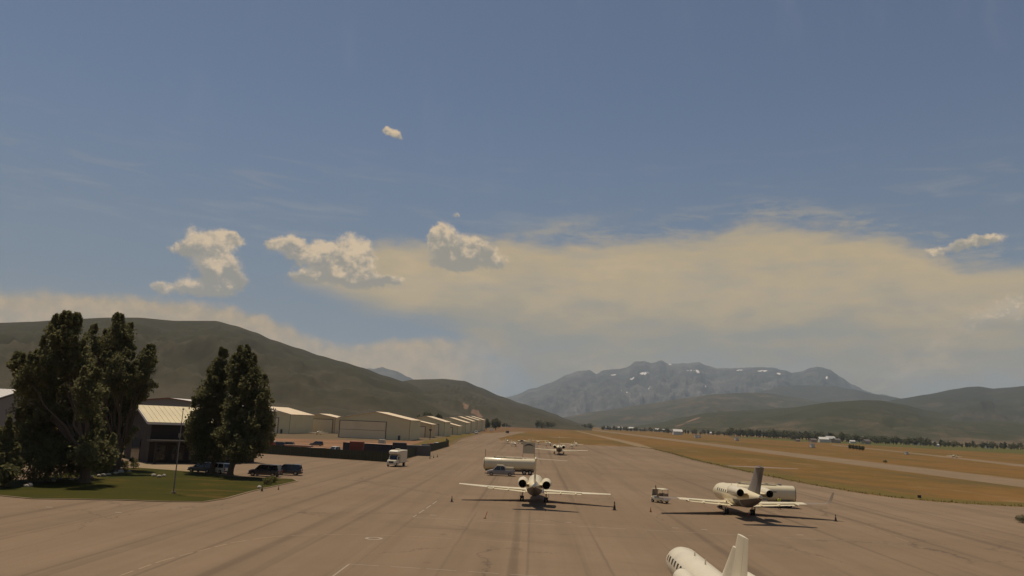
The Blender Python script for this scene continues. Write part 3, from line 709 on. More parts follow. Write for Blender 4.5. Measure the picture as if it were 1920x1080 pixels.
def photo_tree(name, label, cat, base_px, lobes, leaf=0.21, per=62, dens=1.4, trunk_r=0.55, material='leaf_cottonwood', seed=1, group=None, clump=1.05):
    rng = random.Random(seed); base = G(*base_px); D = base.y; k = D / F_PX
    t = thing(name, label, cat, base, 0, group)
    cl = []; tips = []; tpy = min(l[1] - l[3] for l in lobes)
    for (px, py, rx, ry) in lobes:
        hw_ = (max(l[0] for l in lobes) - min(l[0] for l in lobes)) / 2 * k * 1.15 * min(1, (py - tpy) / 120 + 0.12)
        D2 = D + rng.uniform(-1, 0.9) * hw_; c = AT(px, py, D2) - base; rx, ry = rx * k * 1.03, ry * k * 1.0; dep = rx * rng.uniform(0.9, 1.3)
        n = int(dens * 7.0 * (rx * ry * dep) ** 0.667 / (clump ** 2) / 1.6) + 3
        for _ in range(n):
            d = Vector((rng.gauss(0, 1), rng.gauss(0, 1), rng.gauss(0, 1))).normalized() * (rng.random() ** 0.30)
            cl.append((c + Vector((d.x * rx * 0.88, d.y * dep * 0.88, d.z * ry * 0.90)), clump * rng.uniform(0.55, 1.15)))
        # upright plumes at the top of each lobe
        for _ in range(5):
            a = rng.uniform(-0.75, 0.75); yo = rng.uniform(-0.5, 0.5) * dep
            for st in range(3): cl.append((c + Vector((a * rx, yo, ry * (0.95 - 0.35 * abs(a)) + 0.15 + st * 0.42)), clump * (0.52 - 0.14 * st)))
        for _ in range(5):      # loose sprays that break the outline
            d = Vector((rng.gauss(0, 1), rng.gauss(0, 1), rng.gauss(0.3, 0.8))).normalized(); cl.append((c + Vector((d.x * rx * 1.12, d.y * dep * 1.1, d.z * ry * 1.12)), clump * rng.uniform(0.25, 0.5)))
        tips.append(c)
    top = max(tips, key=lambda c: c.z)
    mb = MB(); split = Vector((0.2, 0, max(2.0, top.z * 0.16)))
    branch(mb, (0, 0, -0.1), split, trunk_r, trunk_r * 0.8, rng); branch(mb, (0, 0, -0.1), (0, 0, 0.7), trunk_r * 1.35, trunk_r * 0.9, rng, 2, 0)
    mb.build('trunk', 'bark', t, True)
    lm = MB()
    for c in tips:
        mid = split.lerp(c, 0.55) + Vector((0, 0, abs(c.z - split.z) * -0.02)); branch(lm, split - Vector((0, 0, 0.3)), mid, trunk_r * 0.42, trunk_r * 0.2, rng); branch(lm, mid, c, trunk_r * 0.2, 0.05, rng)
        for _ in range(3):
            e_ = c + Vector((rng.gauss(0, 1), rng.gauss(0, 1), min(1.2, abs(rng.gauss(0, 1))) + 0.2)) * 0.7; branch(lm, mid.lerp(c, 0.6), e_, trunk_r * 0.12, 0.03, rng, 3)
    lm.build('limbs', 'bark', t, True)
    leaves_mesh('crown', cl, leaf, material, t, per, rng)
    return t
photo_tree('cottonwood_tree', 'tallest cottonwood on the lawn, at left with a broad dark crown', 'tree', (157, 906),
   [(122, 632, 22, 36), (108, 622, 14, 22), (136, 622, 12, 24), (115, 680, 36, 44), (78, 700, 32, 40), (48, 705, 24, 30), (150, 690, 24, 40), (70, 760, 42, 50), (130, 755, 44, 52), (55, 815, 36, 38), (110, 825, 46, 42), (160, 800, 36, 46), (165, 745, 26, 44), (140, 860, 46, 26), (80, 862, 42, 22), (34, 690, 12, 16), (180, 850, 34, 28)], seed=3, trunk_r=0.75, group='cottonwoods on the lawn island')
photo_tree('cottonwood_tree', 'cottonwood with forked top and a side limb reaching right toward the terminal roof', 'tree', (217, 884),
   [(220, 630, 16, 32), (210, 660, 24, 36), (176, 645, 15, 26), (238, 640, 12, 26), (182, 690, 22, 40), (222, 705, 32, 42), (262, 700, 16, 24), (274, 682, 14, 20), (266, 725, 22, 28), (245, 745, 26, 30), (205, 760, 36, 44), (195, 815, 36, 44), (225, 810, 24, 40), (205, 858, 34, 20), (280, 668, 8, 10)], seed=8, trunk_r=0.6, group='cottonwoods on the lawn island')
photo_tree('cottonwood_tree', 'cottonwood with pointed crown, its trunk standing right beside the dark parked cars', 'tree', (431, 894),
   [(455, 678, 13, 22), (446, 700, 17, 28), (468, 700, 17, 28), (455, 735, 28, 38), (480, 745, 22, 38), (497, 775, 14, 32), (448, 775, 28, 38), (478, 790, 26, 40), (440, 815, 32, 36), (486, 822, 24, 30), (455, 842, 34, 22), (500, 808, 12, 24)], seed=5, trunk_r=0.55, group='cottonwoods on the lawn island', leaf=0.21, per=62)
photo_tree('cottonwood_tree', 'narrow cottonwood left of the one by the dark cars, above the white car', 'tree', (397, 888),
   [(414, 684, 11, 22), (402, 712, 14, 28), (420, 718, 14, 30), (390, 748, 20, 36), (414, 760, 22, 40), (372, 790, 18, 38), (398, 800, 28, 40), (362, 812, 12, 30), (380, 838, 26, 28), (408, 840, 24, 24)], seed=15, trunk_r=0.45, group='cottonwoods on the lawn island', leaf=0.21, per=62)
photo_tree('small_tree', 'small dark tree cut by the left picture edge', 'tree', (12, 914),
   [(12, 812, 10, 18), (8, 845, 20, 26), (-10, 850, 24, 30), (22, 868, 18, 20), (6, 885, 26, 18), (-30, 870, 26, 30)], seed=9, trunk_r=0.25, leaf=0.22, clump=0.6)
# shrubs of the lawn bed
def shrub(label, px, py, w, h, seed, group='shrubs in the planting bed', material='leaf_shrub'):
    rng = random.Random(seed); b = G(px, py, 0.1); t = thing('shrub', label, 'shrub', b, 0, group); cl = []
    for _ in range(16):
        a = rng.random() * 6.28; r = rng.random() ** 0.6 * w / 2 * 0.8; cl.append((Vector((math.cos(a) * r, math.sin(a) * r, rng.uniform(0.2, 0.95) * h * (1 - 0.4 * r / w))), 0.22 * min(w, 1.6)))
    leaves_mesh('foliage', cl, 0.11, material, t, 30, rng)
    st = MB()
    for _ in range(5):
        a = rng.random() * 6.28; branch(st, (0, 0, -0.02), (math.cos(a) * w * 0.3, math.sin(a) * w * 0.3, h * 0.75), 0.03, 0.01, rng, 3)
    st.build('stems', 'bark', t); return t
shr = [(40, 904, 2.4, 1.6, 'low olive shrub nearest the small tree at the left edge'), (62, 905, 2.0, 1.5, 'low olive shrub, second from the left edge'), (84, 903, 2.4, 1.7, 'low olive shrub midway along the bed left of the tall trunk'),
       (112, 899, 2.0, 1.6, 'low olive shrub just left of the rounded shrub'), (130, 896, 2.6, 1.9, 'rounded olive shrub left of the tall cottonwood trunk'), (186, 886, 1.8, 1.3, 'shrub just right of the tall cottonwood trunk'),
       (205, 883, 1.6, 1.4, 'shrub behind the pale boulders'), (232, 879, 2.0, 1.4, 'shrub right of the second cottonwood trunk'), (250, 878, 2.2, 1.6, 'shrub next to the terminal driveway'),
       (500, 908, 1.6, 0.9, 'dark low shrub on the pointed end of the lawn'), (511, 905, 1.4, 0.8, 'small shrub closest to the tip of the lawn')]
for i, (px, py, w_, h_, lb_) in enumerate(shr): shrub(lb_, px, py, w_, h_, 40 + i)
# pale boulders in the bed
def boulder(label, px, py, s, seed):
    rng = random.Random(seed); bm = bmesh.new(); bmesh.ops.create_icosphere(bm, subdivisions=2, radius=1)
    for v in bm.verts:
        f = 0.8 + 0.35 * mnoise.noise(v.co * 1.4 + Vector((seed * 3.1, 0, 0))); v.co = Vector((v.co.x * f * s, v.co.y * f * s * 0.8, v.co.z * f * s * 0.62))
    me = bpy.data.meshes.new('boulder'); bm.to_mesh(me); bm.free(); me.materials.append(M['boulder']); o = bpy.data.objects.new('boulder', me); COL.objects.link(o)
    o.location = G(px, py, 0.1) + Vector((0, 0, s * 0.35)); o.rotation_euler = (0, 0, rng.random() * 6); return tag(o, label, 'boulder', 'pale boulders along the planting bed')
bl = [(49, 913, 0.4, 'pale boulder alone at the left end of the bed'), (56, 912, 0.5, 'flat pale boulder near the left end of the bed'), (101, 903, 0.35, 'small boulder between the low olive shrubs'), (134, 900, 0.45, 'boulder in front of the rounded shrub'), (146, 899, 0.4, 'boulder touching the tall cottonwood trunk'),
      (172, 896, 0.4, 'boulder just right of the tall trunk'), (185, 894, 0.45, 'flat boulder right of the tall trunk'), (193, 893, 0.5, 'longest pale boulder of the row right of the tall trunk'), (203, 892, 0.5, 'pale boulder at the middle of the row right of the tall trunk'), (217, 889, 0.45, 'pale boulder at the foot of the second trunk'),
      (226, 887, 0.6, 'largest and brightest boulder of the bed'), (242, 885, 0.4, 'last pale boulder on the right of the row'), (288, 893, 0.5, 'reddish boulder left in the small rock pile by the pole'), (298, 895, 0.45, 'boulder in the middle of the small rock pile by the pole'), (308, 893, 0.4, 'boulder right in the small rock pile by the pole'), (486, 915, 0.45, 'flat pale boulder near the tip of the lawn by the cone')]
for i, (px, py, s, lb_) in enumerate(bl): boulder(lb_, px, py, s, i + 1)

# hangar-row and valley trees
def crown_tree_mesh(name, rng, h, w, n, per, leaf):
    cl = []
    for _ in range(n):
        d = Vector((rng.gauss(0, 1), rng.gauss(0, 1), rng.gauss(0, 1))).normalized() * rng.random() ** 0.35
        cl.append((Vector((d.x * w / 2 * 0.85, d.y * w / 2 * 0.85, h * 0.56 + d.z * h * 0.38)), w * 0.16))
    return cl
def mid_tree(label, px, py, hpx, wpx, seed, dist=None, group='round trees behind the hangars'):
    rng = random.Random(seed); b = G(px, py) if dist is None else AT(px, py, dist); b.z = 0; k = b.y / F_PX; h, w = hpx * k, wpx * k
    t = thing('round_tree', label, 'tree', b, 0, group); leaves_mesh('crown', crown_tree_mesh('c', rng, h, w, 60, 22, 0.5), 0.05 * h, 'leaf_far', t, 26, rng)
    q = MB(); branch(q, (0, 0, -0.2), (0, 0, h * 0.6), h * 0.035, h * 0.015, rng); q.build('trunk', 'bark', t); return t
mt = [(784, 800, 24, 16, 900, 'tree just over the biggest hangar roof, left of three'), (800, 800, 30, 24, 900, 'round tree over the biggest hangar roof, middle of three'), (822, 800, 28, 18, 900, 'small tree over the biggest hangar roof, right of three'), (864, 799, 22, 20, 950, 'tree over the roofs in the middle of the hangar row'), (848, 800, 16, 16, 950, 'small tree left over the middle roofs of the hangar row'),
      (880, 799, 20, 14, 980, 'tree below the red bare slope'), (912, 799, 20, 14, 1000, 'small tree just left of the big round tree at the row end'), (930, 801, 21, 21, 1000, 'big dark round tree right of the last hangar')]
for i, (px, py, hp, wp, d_, lb_) in enumerate(mt): mid_tree(lb_, px, py, hp, wp, 60 + i, d_)

# ------------------------------------------------------------------ aircraft
def airfoil(c0, c1, thick, n=7):
    """closed section between chord fractions c0..c1: list of (frac, z/chord)"""
    f = lambda x: thick * 5 * (0.2969 * math.sqrt(max(x, 0)) - 0.126 * x - 0.3516 * x * x + 0.2843 * x ** 3 - 0.1015 * x ** 4)
    xs = [c0 + (c1 - c0) * (1 - math.cos(math.pi * i / n)) / 2 for i in range(n + 1)]
    return [(x, f(x)) for x in xs] + [(x, -f(x) * 0.8) for x in reversed(xs)]
def surf(mb, secs, c0=0.0, c1=1.0, vertical=False, mirror=1, t0=0.0, t1=1.0):
    """secs: [(span, le_y, z, chord, thick)] lofted from span fraction t0..t1"""
    S = secs[-1][0] - secs[0][0]; s0, s1 = secs[0][0] + S * t0, secs[0][0] + S * t1
    cuts = sorted(set([s0, s1] + [s[0] for s in secs if s0 < s[0] < s1])); rings = []
    for c in cuts:
        for i in range(len(secs) - 1):
            a, b = secs[i], secs[i + 1]
            if a[0] <= c <= b[0] + 1e-9:
                t = (c - a[0]) / (b[0] - a[0]); sp, le, z, ch, th = [a[k] + (b[k] - a[k]) * t for k in range(5)]; break
        ring = []
        for x, h in airfoil(c0, c1, th):
            y = le - x * ch
            ring.append((h * ch, y, sp) if vertical else (mirror * sp, y, z + h * ch))
        rings.append(ring)
    return mb.loft(rings)
class Body:
    """fuselage of round sections (y, radius, zc), with a way to put patches on its skin"""
    def __init__(s, secs): s.secs = sorted(secs)
    def at(s, y):
        S = s.secs
        for i in range(len(S) - 1):
            if S[i][0] <= y <= S[i + 1][0]:
                t = (y - S[i][0]) / (S[i + 1][0] - S[i][0]); return [S[i][k] + (S[i + 1][k] - S[i][k]) * t for k in (1, 2)]
        return S[0][1:] if y < S[0][0] else S[-1][1:]
    def pt(s, y, a, off=0.0):      # a: angle from +x through +z
        r, zc = s.at(y); return Vector((math.cos(a) * (r + off), y, zc + math.sin(a) * (r + off)))
    def skin(s, n=28):
        mb = MB(); mb.loft([[s.pt(y, 2 * math.pi * k / n) for k in range(n)] for y, r, z in s.secs]); return mb
    def patch(s, y0, y1, a0, a1, off=0.012, ny=4, na=4, inset=0.03):
        mb = MB(); top = [[s.pt(y0 + (y1 - y0) * i / ny, a0 + (a1 - a0) * j / na, off) for j in range(na + 1)] for i in range(ny + 1)]
        bot = [[s.pt(y0 + (y1 - y0) * i / ny, a0 + (a1 - a0) * j / na, -inset) for j in range(na + 1)] for i in range(ny + 1)]
        edge = lambda g: g[0] + [g[i][-1] for i in range(1, ny + 1)] + g[-1][-2::-1] + [g[i][0] for i in range(ny - 1, 0, -1)]
        vs = [p for r in top for p in r]; mb.add(vs, [(i * (na + 1) + j, i * (na + 1) + j + 1, (i + 1) * (na + 1) + j + 1, (i + 1) * (na + 1) + j) for i in range(ny) for j in range(na)])
        mb.loft([edge(top), edge(bot)], False, False); return mb
def wheel(t, x, y, r, w, name='wheel', parent_m='rubber', rim='rim_metal'):
    prof = [(0.55, -w / 2), (0.92, -w / 2), (1, -w * 0.3), (1, w * 0.3), (0.92, w / 2), (0.55, w / 2)]
    rings = [[(x + q * 1.0, y + math.cos(2 * math.pi * k / 16) * r * f, r + math.sin(2 * math.pi * k / 16) * r * f) for k in range(16)] for f, q in prof]
    mb = MB(); mb.loft(rings); o = mb.build(name, parent_m, t, True)
    mb = MB(); mb.tube((x - w * 0.52, y, r), (x + w * 0.52, y, r), r * 0.56, n=14); mb.build('rim', rim, o); return o
def jet(label, loc, heading, P, group='business jets parked on the apron'):
    t = thing('business_jet', label, 'jet', loc, -heading, group)
    white, tailm = P.get('white', 'white_paint'), P.get('tail', 'white_paint')
    B = Body(P['body']); fu = B.skin().build('fuselage', white, t, True, 60)
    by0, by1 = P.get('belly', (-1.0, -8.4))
    nb = 14; B.patch(by1, by0, math.pi * 1.06, math.pi * 1.94, 0.010, nb, 12).build('belly_tone', P.get('bellym', 'belly_shade_grey'), fu, True, 60)  # lower rear skin patch; the default grey paints in the underside's shade
    yN = P['body'][0][0]; zc = P['zc']; r = P['r']
    for s in (-1, 1):
        for k in range(P['nwin']):
            y = P['win0'] - k * P['wind']; a = math.asin(0.34)
            for_a = (a - 0.17, a + 0.17) if s > 0 else (math.pi - a - 0.17, math.pi - a + 0.17)
            B.patch(y - 0.16, y + 0.16, *for_a).build('window', 'window_glass', fu)
        ck = P['cock']; aa = (0.45, 1.0) if s > 0 else (math.pi - 1.0, math.pi - 0.45)
        B.patch(ck - 0.55, ck + 0.35, *aa).build('cockpit_window', 'window_glass', fu)
        bb = (1.06, 1.50) if s > 0 else (math.pi - 1.5, math.pi - 1.06)
        B.patch(ck - 0.30, ck + 0.45, *bb).build('windshield', 'window_glass', fu)
    ydo = P['win0'] + 1.4
    B.patch(ydo - 0.4, ydo + 0.4, math.pi - 0.75, math.pi + 0.45, 0.008).build('cabin_door', white, fu, True)
    ysb = P['nose_ring']
    ring = MB(); n = 28; ring.loft([[B.pt(ysb - 0.04, 2 * math.pi * k / n, 0.010) for k in range(n)], [B.pt(ysb + 0.04, 2 * math.pi * k / n, 0.010) for k in range(n)]], False, False); ring.build('nose_seam', 'slate_stripe', fu)
    # belly fairing
    bf = MB(); rr = []
    for q in range(9):
        y = P['wy'] + 1.2 - q * (P['wc'] + 2.0) / 8; w = math.sin(math.pi * (q + 0.02) / 8.04) ** 0.5
        rr.append([(math.cos(2 * math.pi * k / 16) * r * 0.98 * w + 0, y, zc - r * 0.62 + math.sin(2 * math.pi * k / 16) * r * 0.58 * w) for k in range(16)])
    bf.loft(rr); bf.build('belly_fairing', white, fu, True)
    wsecs = P['wing']; ty = P.get('outer', None)
    for s in (-1, 1):
        lim = P.get('split', 1.0); mb = MB(); surf(mb, wsecs, 0.0, 0.74, mirror=s, t1=lim); wg = mb.build('wing', white, t, True)
        f = MB(); surf(f, [(a, b - 0.02, c - P.get('flapdrop', 0.0) * 1.0, d, e_) for a, b, c, d, e_ in wsecs], 0.755, 1.0, mirror=s, t0=0.07, t1=0.60); f.build('flap', white, wg, True)
        f = MB(); surf(f, wsecs, 0.755, 1.0, mirror=s, t0=0.61, t1=min(0.96, lim)); f.build('aileron', white, wg, True)
        f = MB(); surf(f, wsecs, 0.742, 1.0, mirror=s, t0=0.0, t1=0.065); f.build('wing_root', white, wg, True)
        if ty:
            f = MB(); surf(f, wsecs, 0.0, 1.0, mirror=s, t0=lim + 0.004, t1=1.0); f.build('outer_wing', ty, wg, True)
        else:
            f = MB(); surf(f, wsecs, 0.742, 1.0, mirror=s, t0=0.965, t1=1.0); f.build('wing_tip', white, wg, True)
        for fx in P.get('tracks', ()):
            i = 0; S = wsecs[-1][0] * fx
            for q in range(len(wsecs) - 1):
                if wsecs[q][0] <= S <= wsecs[q + 1][0]: i = q
            a, b = wsecs[i], wsecs[i + 1]; tt = (S - a[0]) / (b[0] - a[0]); le, z, ch = [a[k] + (b[k] - a[k]) * tt for k in (1, 2, 3)]
            g = MB(); g.loft([[(s * S + math.cos(k * math.pi / 4) * w, le - ch * u, z - 0.10 + math.sin(k * math.pi / 4) * w * 1.1) for k in range(8)] for u, w in ((0.55, 0.02), (0.7, 0.13), (0.95, 0.15), (1.08, 0.09), (1.16, 0.02))]); g.build('flap_fairing', white, wg, True)
        if 'winglet' in P:
            a = wsecs[-1]; h, cant, ch2 = P['winglet']; wl = MB(); rings = []
            for u in (0, 0.25, 0.6, 1.0):
                ch = a[3] + (ch2 - a[3]) * u; le = a[1] - u * h * 0.75; cx = a[0] + cant * (u ** 0.8); z = a[2] + h * u ** 1.5
                tilt = math.atan2(h * 1.5 * max(u, 0.05) ** 0.5, cant * 0.9)
                rings.append([(s * (cx - math.sin(tilt) * hh * ch), le - x * ch, z + math.cos(tilt) * hh * ch) for x, hh in airfoil(0, 1, a[4])])
            wl.loft(rings); wl.build('winglet', ty or white, wg, True)
        # engine
        ex, ey, ez, er, el = P['eng']; N = 20
        prof_o = [(0.0, 0.80), (0.03, 0.90), (0.12, 0.98), (0.35, 1.0), (0.65, 0.95), (0.9, 0.80), (1.0, 0.72)]
        ring_ = lambda u, f: [(s * ex + math.cos(2 * math.pi * k / N) * er * f, ey - u * el, ez + math.sin(2 * math.pi * k / N) * er * f) for k in range(N)]
        e1 = MB(); e1.loft([ring_(u, f) for u, f in prof_o], False, False); en = e1.build('engine_nacelle', P.get('engm', white), t, True)
        e2 = MB(); e2.loft([ring_(0.0, 0.80), ring_(0.05, 0.72), ring_(0.22, 0.70)], False, True); e2.build('intake', 'bare_metal', en, True)
        e3 = MB(); e3.loft([ring_(1.0, 0.72), ring_(0.97, 0.68), ring_(0.75, 0.60)], False, True); e3.build('exhaust', 'dark_exhaust', en, True)
        e4 = MB(); e4.loft([ring_(-0.012, 0.83), ring_(0.0, 0.80), ring_(0.03, 0.905), ring_(0.028, 0.93)], False, False); e4.build('intake_lip', 'bare_metal', en, True)
        yy = ey - el * 0.55; bx = B.pt(yy, 0.35).x
        py_ = MB(); x0, x1 = s * bx * 0.8, s * (ex - er * 0.8); cz = ez - 0.05
        rg = lambda x: [(x, ey - el * 0.22, cz), (x, ey - el * 0.4, cz + 0.14), (x, ey - el * 0.9, cz + 0.06), (x, ey - el * 0.95, cz), (x, ey - el * 0.9, cz - 0.06), (x, ey - el * 0.4, cz - 0.14)]
        py_.loft([rg(x0), rg(x1)]); py_.build('pylon', white, en)
        # main gear
        gx, gr = P['gear'], P['wr']
        g = MB(); g.tube((s * gx, 0, gr), (s * gx * 0.96, 0.05, zc - r * 0.55), 0.09, 0.11, 8); st = g.build('gear_strut', 'bare_metal', t)
        for o_ in (-0.16, 0.16): wheel(st, s * gx + o_, 0, gr, 0.2)
        g = MB(); g.box((s * (gx + 0.30), 0.0, gr + 0.62), (0.04, 0.7, 0.75)); g.build('gear_door', white, st)
    yn = P['nose_gear']; g = MB(); g.tube((0, yn, P['wr'] * 0.8), (0, yn - 0.05, B.at(yn)[1] - B.at(yn)[0] * 0.8), 0.07, 0.09, 8); st = g.build('nose_gear_strut', 'bare_metal', t)
    for o_ in (-0.13, 0.13): wheel(st, o_, yn, P['wr'] * 0.78, 0.15)
    fs_ = P['fin']; mb = MB(); surf(mb, fs_, 0, 0.70, True); fn = mb.build('fin', tailm, t, True)
    mb = MB(); surf(mb, fs_, 0.712, 1.0, True, t0=0.05, t1=1.0); mb.build('rudder', P.get('rudder', tailm), fn, True)
    for s in (-1, 1):
        mb = MB(); surf(mb, P['stab'], 0, 0.70, mirror=s); sb = mb.build('stabilizer', P.get('stabm', white), t, True)
        mb = MB(); surf(mb, P['stab'], 0.712, 1.0, mirror=s, t0=0.04, t1=0.97); mb.build('elevator', P.get('stabm', white), sb, True)
    if P.get('bullet'):
        y, z, l, rr_ = P['bullet']; mb = MB(); mb.loft([[(math.cos(k * math.pi / 5) * rr_ * f, y - u * l, z + math.sin(k * math.pi / 5) * rr_ * f * 1.2) for k in range(10)] for u, f in ((0, 0.05), (0.1, 0.6), (0.3, 1), (0.7, 0.85), (1, 0.1))]); mb.build('tail_bullet', P.get('bulletm', white), fn, True)
    if 'dorsal' in P:
        mb = MB(); surf(mb, P['dorsal'], 0, 1, True); mb.build('dorsal_fin', white, fn, True)
    bz = MB(); bz.tube((0, 0.5, zc + r - 0.02), (0, 0.42, zc + r + 0.30), 0.05, 0.02, 6); bz.build('antenna', white, fu)
    bz = MB(); bz.tube((0, 3.2, zc + r - 0.02), (0, 3.12, zc + r + 0.26), 0.05, 0.02, 6); bz.build('antenna', white, fu)
    return t
def mid_body(z=2.1, r=1.12):
    return [(11.2, 0.04, z - 0.38), (11.0, 0.24, z - 0.36), (10.5, 0.46, z - 0.30), (9.8, 0.68, z - 0.22), (9.0, 0.88, z - 0.12), (8.0, 1.03 * r / 1.12, z - 0.04), (6.8, r, z), (5.0, r, z), (2.0, r, z), (-1.5, r, z), (-3.5, r * 0.95, z + 0.06), (-5.2, r * 0.76, z + 0.22), (-6.8, r * 0.50, z + 0.40), (-8.0, r * 0.26, z + 0.55), (-8.6, r * 0.08, z + 0.62)]
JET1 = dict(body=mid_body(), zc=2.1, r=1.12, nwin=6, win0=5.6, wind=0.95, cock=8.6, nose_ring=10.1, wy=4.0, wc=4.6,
  wing=[(0.6, 4.1, 1.32, 4.9, 0.12), (2.9, 2.4, 1.46, 2.9, 0.11), (6.5, 0.75, 1.62, 2.0, 0.10), (10.2, -1.0, 1.85, 1.1, 0.09)], tracks=(0.35, 0.55), flapdrop=0.12,
  eng=(1.55, -2.6, 2.80, 0.70, 3.6), gear=1.65, wr=0.36, nose_gear=8.4, fin=[(2.6, -3.6, 0, 4.2, 0.10), (4.0, -5.3, 0, 2.9, 0.10), (6.05, -6.7, 0, 2.2, 0.09)],
  stab=[(0.05, -6.9, 6.1, 1.9, 0.07), (4.1, -8.2, 6.15, 0.85, 0.06)], stabm='tan_paint', bullet=(-6.5, 6.12, 2.9, 0.17))
w2 = [(0.6, 4.2, 1.25, 4.9, 0.12), (3.0, 2.5, 1.42, 3.4, 0.11), (7.2, 0.7, 1.75, 2.3, 0.10), (10.8, -0.8, 1.95, 1.35, 0.09)]
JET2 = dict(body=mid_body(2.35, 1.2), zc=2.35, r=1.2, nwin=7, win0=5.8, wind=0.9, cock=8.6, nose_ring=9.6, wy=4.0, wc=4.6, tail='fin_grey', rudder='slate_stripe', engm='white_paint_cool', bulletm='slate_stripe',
  wing=w2, tracks=(0.25, 0.45, 0.65), flapdrop=0.14, split=0.74, outer='brown_wing', winglet=(1.5, 0.55, 0.6),
  eng=(1.80, -2.6, 3.25, 0.62, 3.6), gear=1.7, wr=0.38, nose_gear=8.4, fin=[(2.9, -2.8, 0, 5.0, 0.13), (4.4, -4.7, 0, 3.7, 0.13), (6.5, -6.6, 0, 2.9, 0.13)],
  stab=[(0.05, -7.0, 6.45, 2.0, 0.07), (4.3, -8.4, 6.50, 0.9, 0.06)], bullet=(-6.6, 6.45, 2.9, 0.16), stabm='brown_wing')
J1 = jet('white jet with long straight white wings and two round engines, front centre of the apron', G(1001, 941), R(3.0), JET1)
J1.rotation_euler.y = R(1.4)
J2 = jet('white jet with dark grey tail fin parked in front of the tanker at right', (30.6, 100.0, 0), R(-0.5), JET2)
# near jet cut by the lower picture edge
z3, r3 = 2.35, 1.02
JET3 = dict(bellym='white_paint_cool', body=[(p[0] * 0.90, p[1] * r3 / 1.12, p[2] + (z3 - 2.1)) for p in mid_body()], zc=z3, r=r3, nwin=7, win0=6.6, wind=0.80, cock=8.3, nose_ring=9.3, wy=3.6, wc=4.0, white='white_paint_cool', tail='white_paint_cool',
  wing=[(0.6, 3.6, 1.45, 4.0, 0.12), (2.6, 2.4, 1.55, 2.7, 0.11), (8.2, 0.2, 1.95, 1.1, 0.09)],
  eng=(1.62, -1.2, 2.95, 0.52, 2.8), gear=1.6, wr=0.32, nose_gear=7.2, fin=[(2.5, -3.2, 0, 4.0, 0.10), (3.6, -4.5, 0, 3.0, 0.10), (5.9, -6.2, 0, 1.7, 0.09)],
  dorsal=[(2.6, -2.2, 0, 3.4, 0.16), (5.25, -5.45, 0, 1.05, 0.26)],
  stab=[(0.1, -5.6, 3.55, 1.9, 0.09), (3.3, -6.6, 3.75, 0.9, 0.08)])
J3 = jet('cream jet at the lower picture edge, only roof, windows and tall fin in view', (11.1, 42.0, 0), R(2.0), JET3)
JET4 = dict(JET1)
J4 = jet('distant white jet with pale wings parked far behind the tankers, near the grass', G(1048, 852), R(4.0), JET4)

# light propeller aircraft
def light_plane(label, loc, heading, main='white_paint', high=True, wingm=None, group='light propeller planes tied down at the far end', cowl=None):
    t = thing('light_aircraft', label, 'light aircraft', loc, -heading, group)
    B = Body([(2.3, 0.12, 1.25), (2.1, 0.36, 1.25), (1.4, 0.48, 1.25), (0.6, 0.62, 1.35), (-0.6, 0.60, 1.38), (-2.2, 0.34, 1.4), (-4.2, 0.14, 1.45), (-5.0, 0.06, 1.5)]); fu = B.skin(14).build('fuselage', main, t, True)
    B.patch(0.55, 1.05, 0.6, math.pi - 0.6, 0.01).build('windshield', 'window_glass', fu)
    for s in (-1, 1):
        B.patch(-0.7, 0.4, 0.25 if s > 0 else math.pi - 0.9, 0.9 if s > 0 else math.pi - 0.25, 0.01).build('side_window', 'window_glass', fu)
        z = 1.95 if high else 0.95; mb = MB(); surf(mb, [(0.1, 0.7, z, 1.6, 0.12), (5.3, 0.5, z + 0.15, 1.15, 0.11)], mirror=s); mb.build('wing', wingm or main, t, True)
        if high:
            q = MB(); q.tube((s * 0.5, 0.1, 0.9), (s * 2.4, 0.1, z), 0.04, n=6); q.build('wing_strut', main, t)
        mb = MB(); surf(mb, [(0.05, -4.1, 1.5, 1.0, 0.08), (1.7, -4.3, 1.5, 0.7, 0.08)], mirror=s); mb.build('stabilizer', main, t, True)
        q = MB(); q.tube((s * 0.4, -0.2, 0.9), (s * 1.1, -0.2, 0.25), 0.05, n=6); g = q.build('gear_leg', main, t); wheel(g, s * 1.15, -0.2, 0.22, 0.14)
    mb = MB(); surf(mb, [(1.5, -3.6, 0, 1.5, 0.08), (2.6, -4.5, 0, 0.75, 0.08)], vertical=True); mb.build('fin', main, t, True)
    q = MB(); q.tube((0, 1.7, 0.9), (0, 1.75, 0.2), 0.04, n=6); g = q.build('nose_gear', main, t); wheel(g, 0, 1.75, 0.2, 0.13)
    q = MB(); q.loft([[(math.cos(k * math.pi / 4) * f, 2.25 + u, 1.25 + math.sin(k * math.pi / 4) * f) for k in range(8)] for u, f in ((0, 0.16), (0.2, 0.12), (0.34, 0.02))]); sp = q.build('spinner', cowl or 'bare_metal', t, True)
    q = MB(); q.box((0, 2.4, 1.25 + 0.5), (0.13, 0.04, 0.95), 0); q.box((0, 2.4, 1.25 - 0.5), (0.13, 0.04, 0.95)); q.build('propeller', 'plastic_black', sp)
    return t
pl = [(951, 831.5, R(170), True, 'leftmost tiny white plane on the edge of the far grass'), (964, 837, R(165), False, 'tiny white low-wing plane left of the grey-green sign board'), (978, 832.5, R(-80), True, 'tiny white plane right behind the sign board, side on'),
      (1009, 833.5, R(4), True, 'tiny plane whose white wing shows as a bright bar right of the sign board'), (1029, 836, R(160), False, 'tiny dark-nosed plane just left of the distant jet engines'), (1072, 841, R(8), True, 'small white plane right behind the distant jet, its wing past the right engine'), (1080, 836.5, R(175), False, 'tiny white plane right of the distant jet on the grass edge')]
for k_, (px, py, h_, hi, lb_) in enumerate(pl): light_plane(lb_, G(px, py), h_, high=hi, wingm=None if k_ in (3, 5) else 'brown_wing')
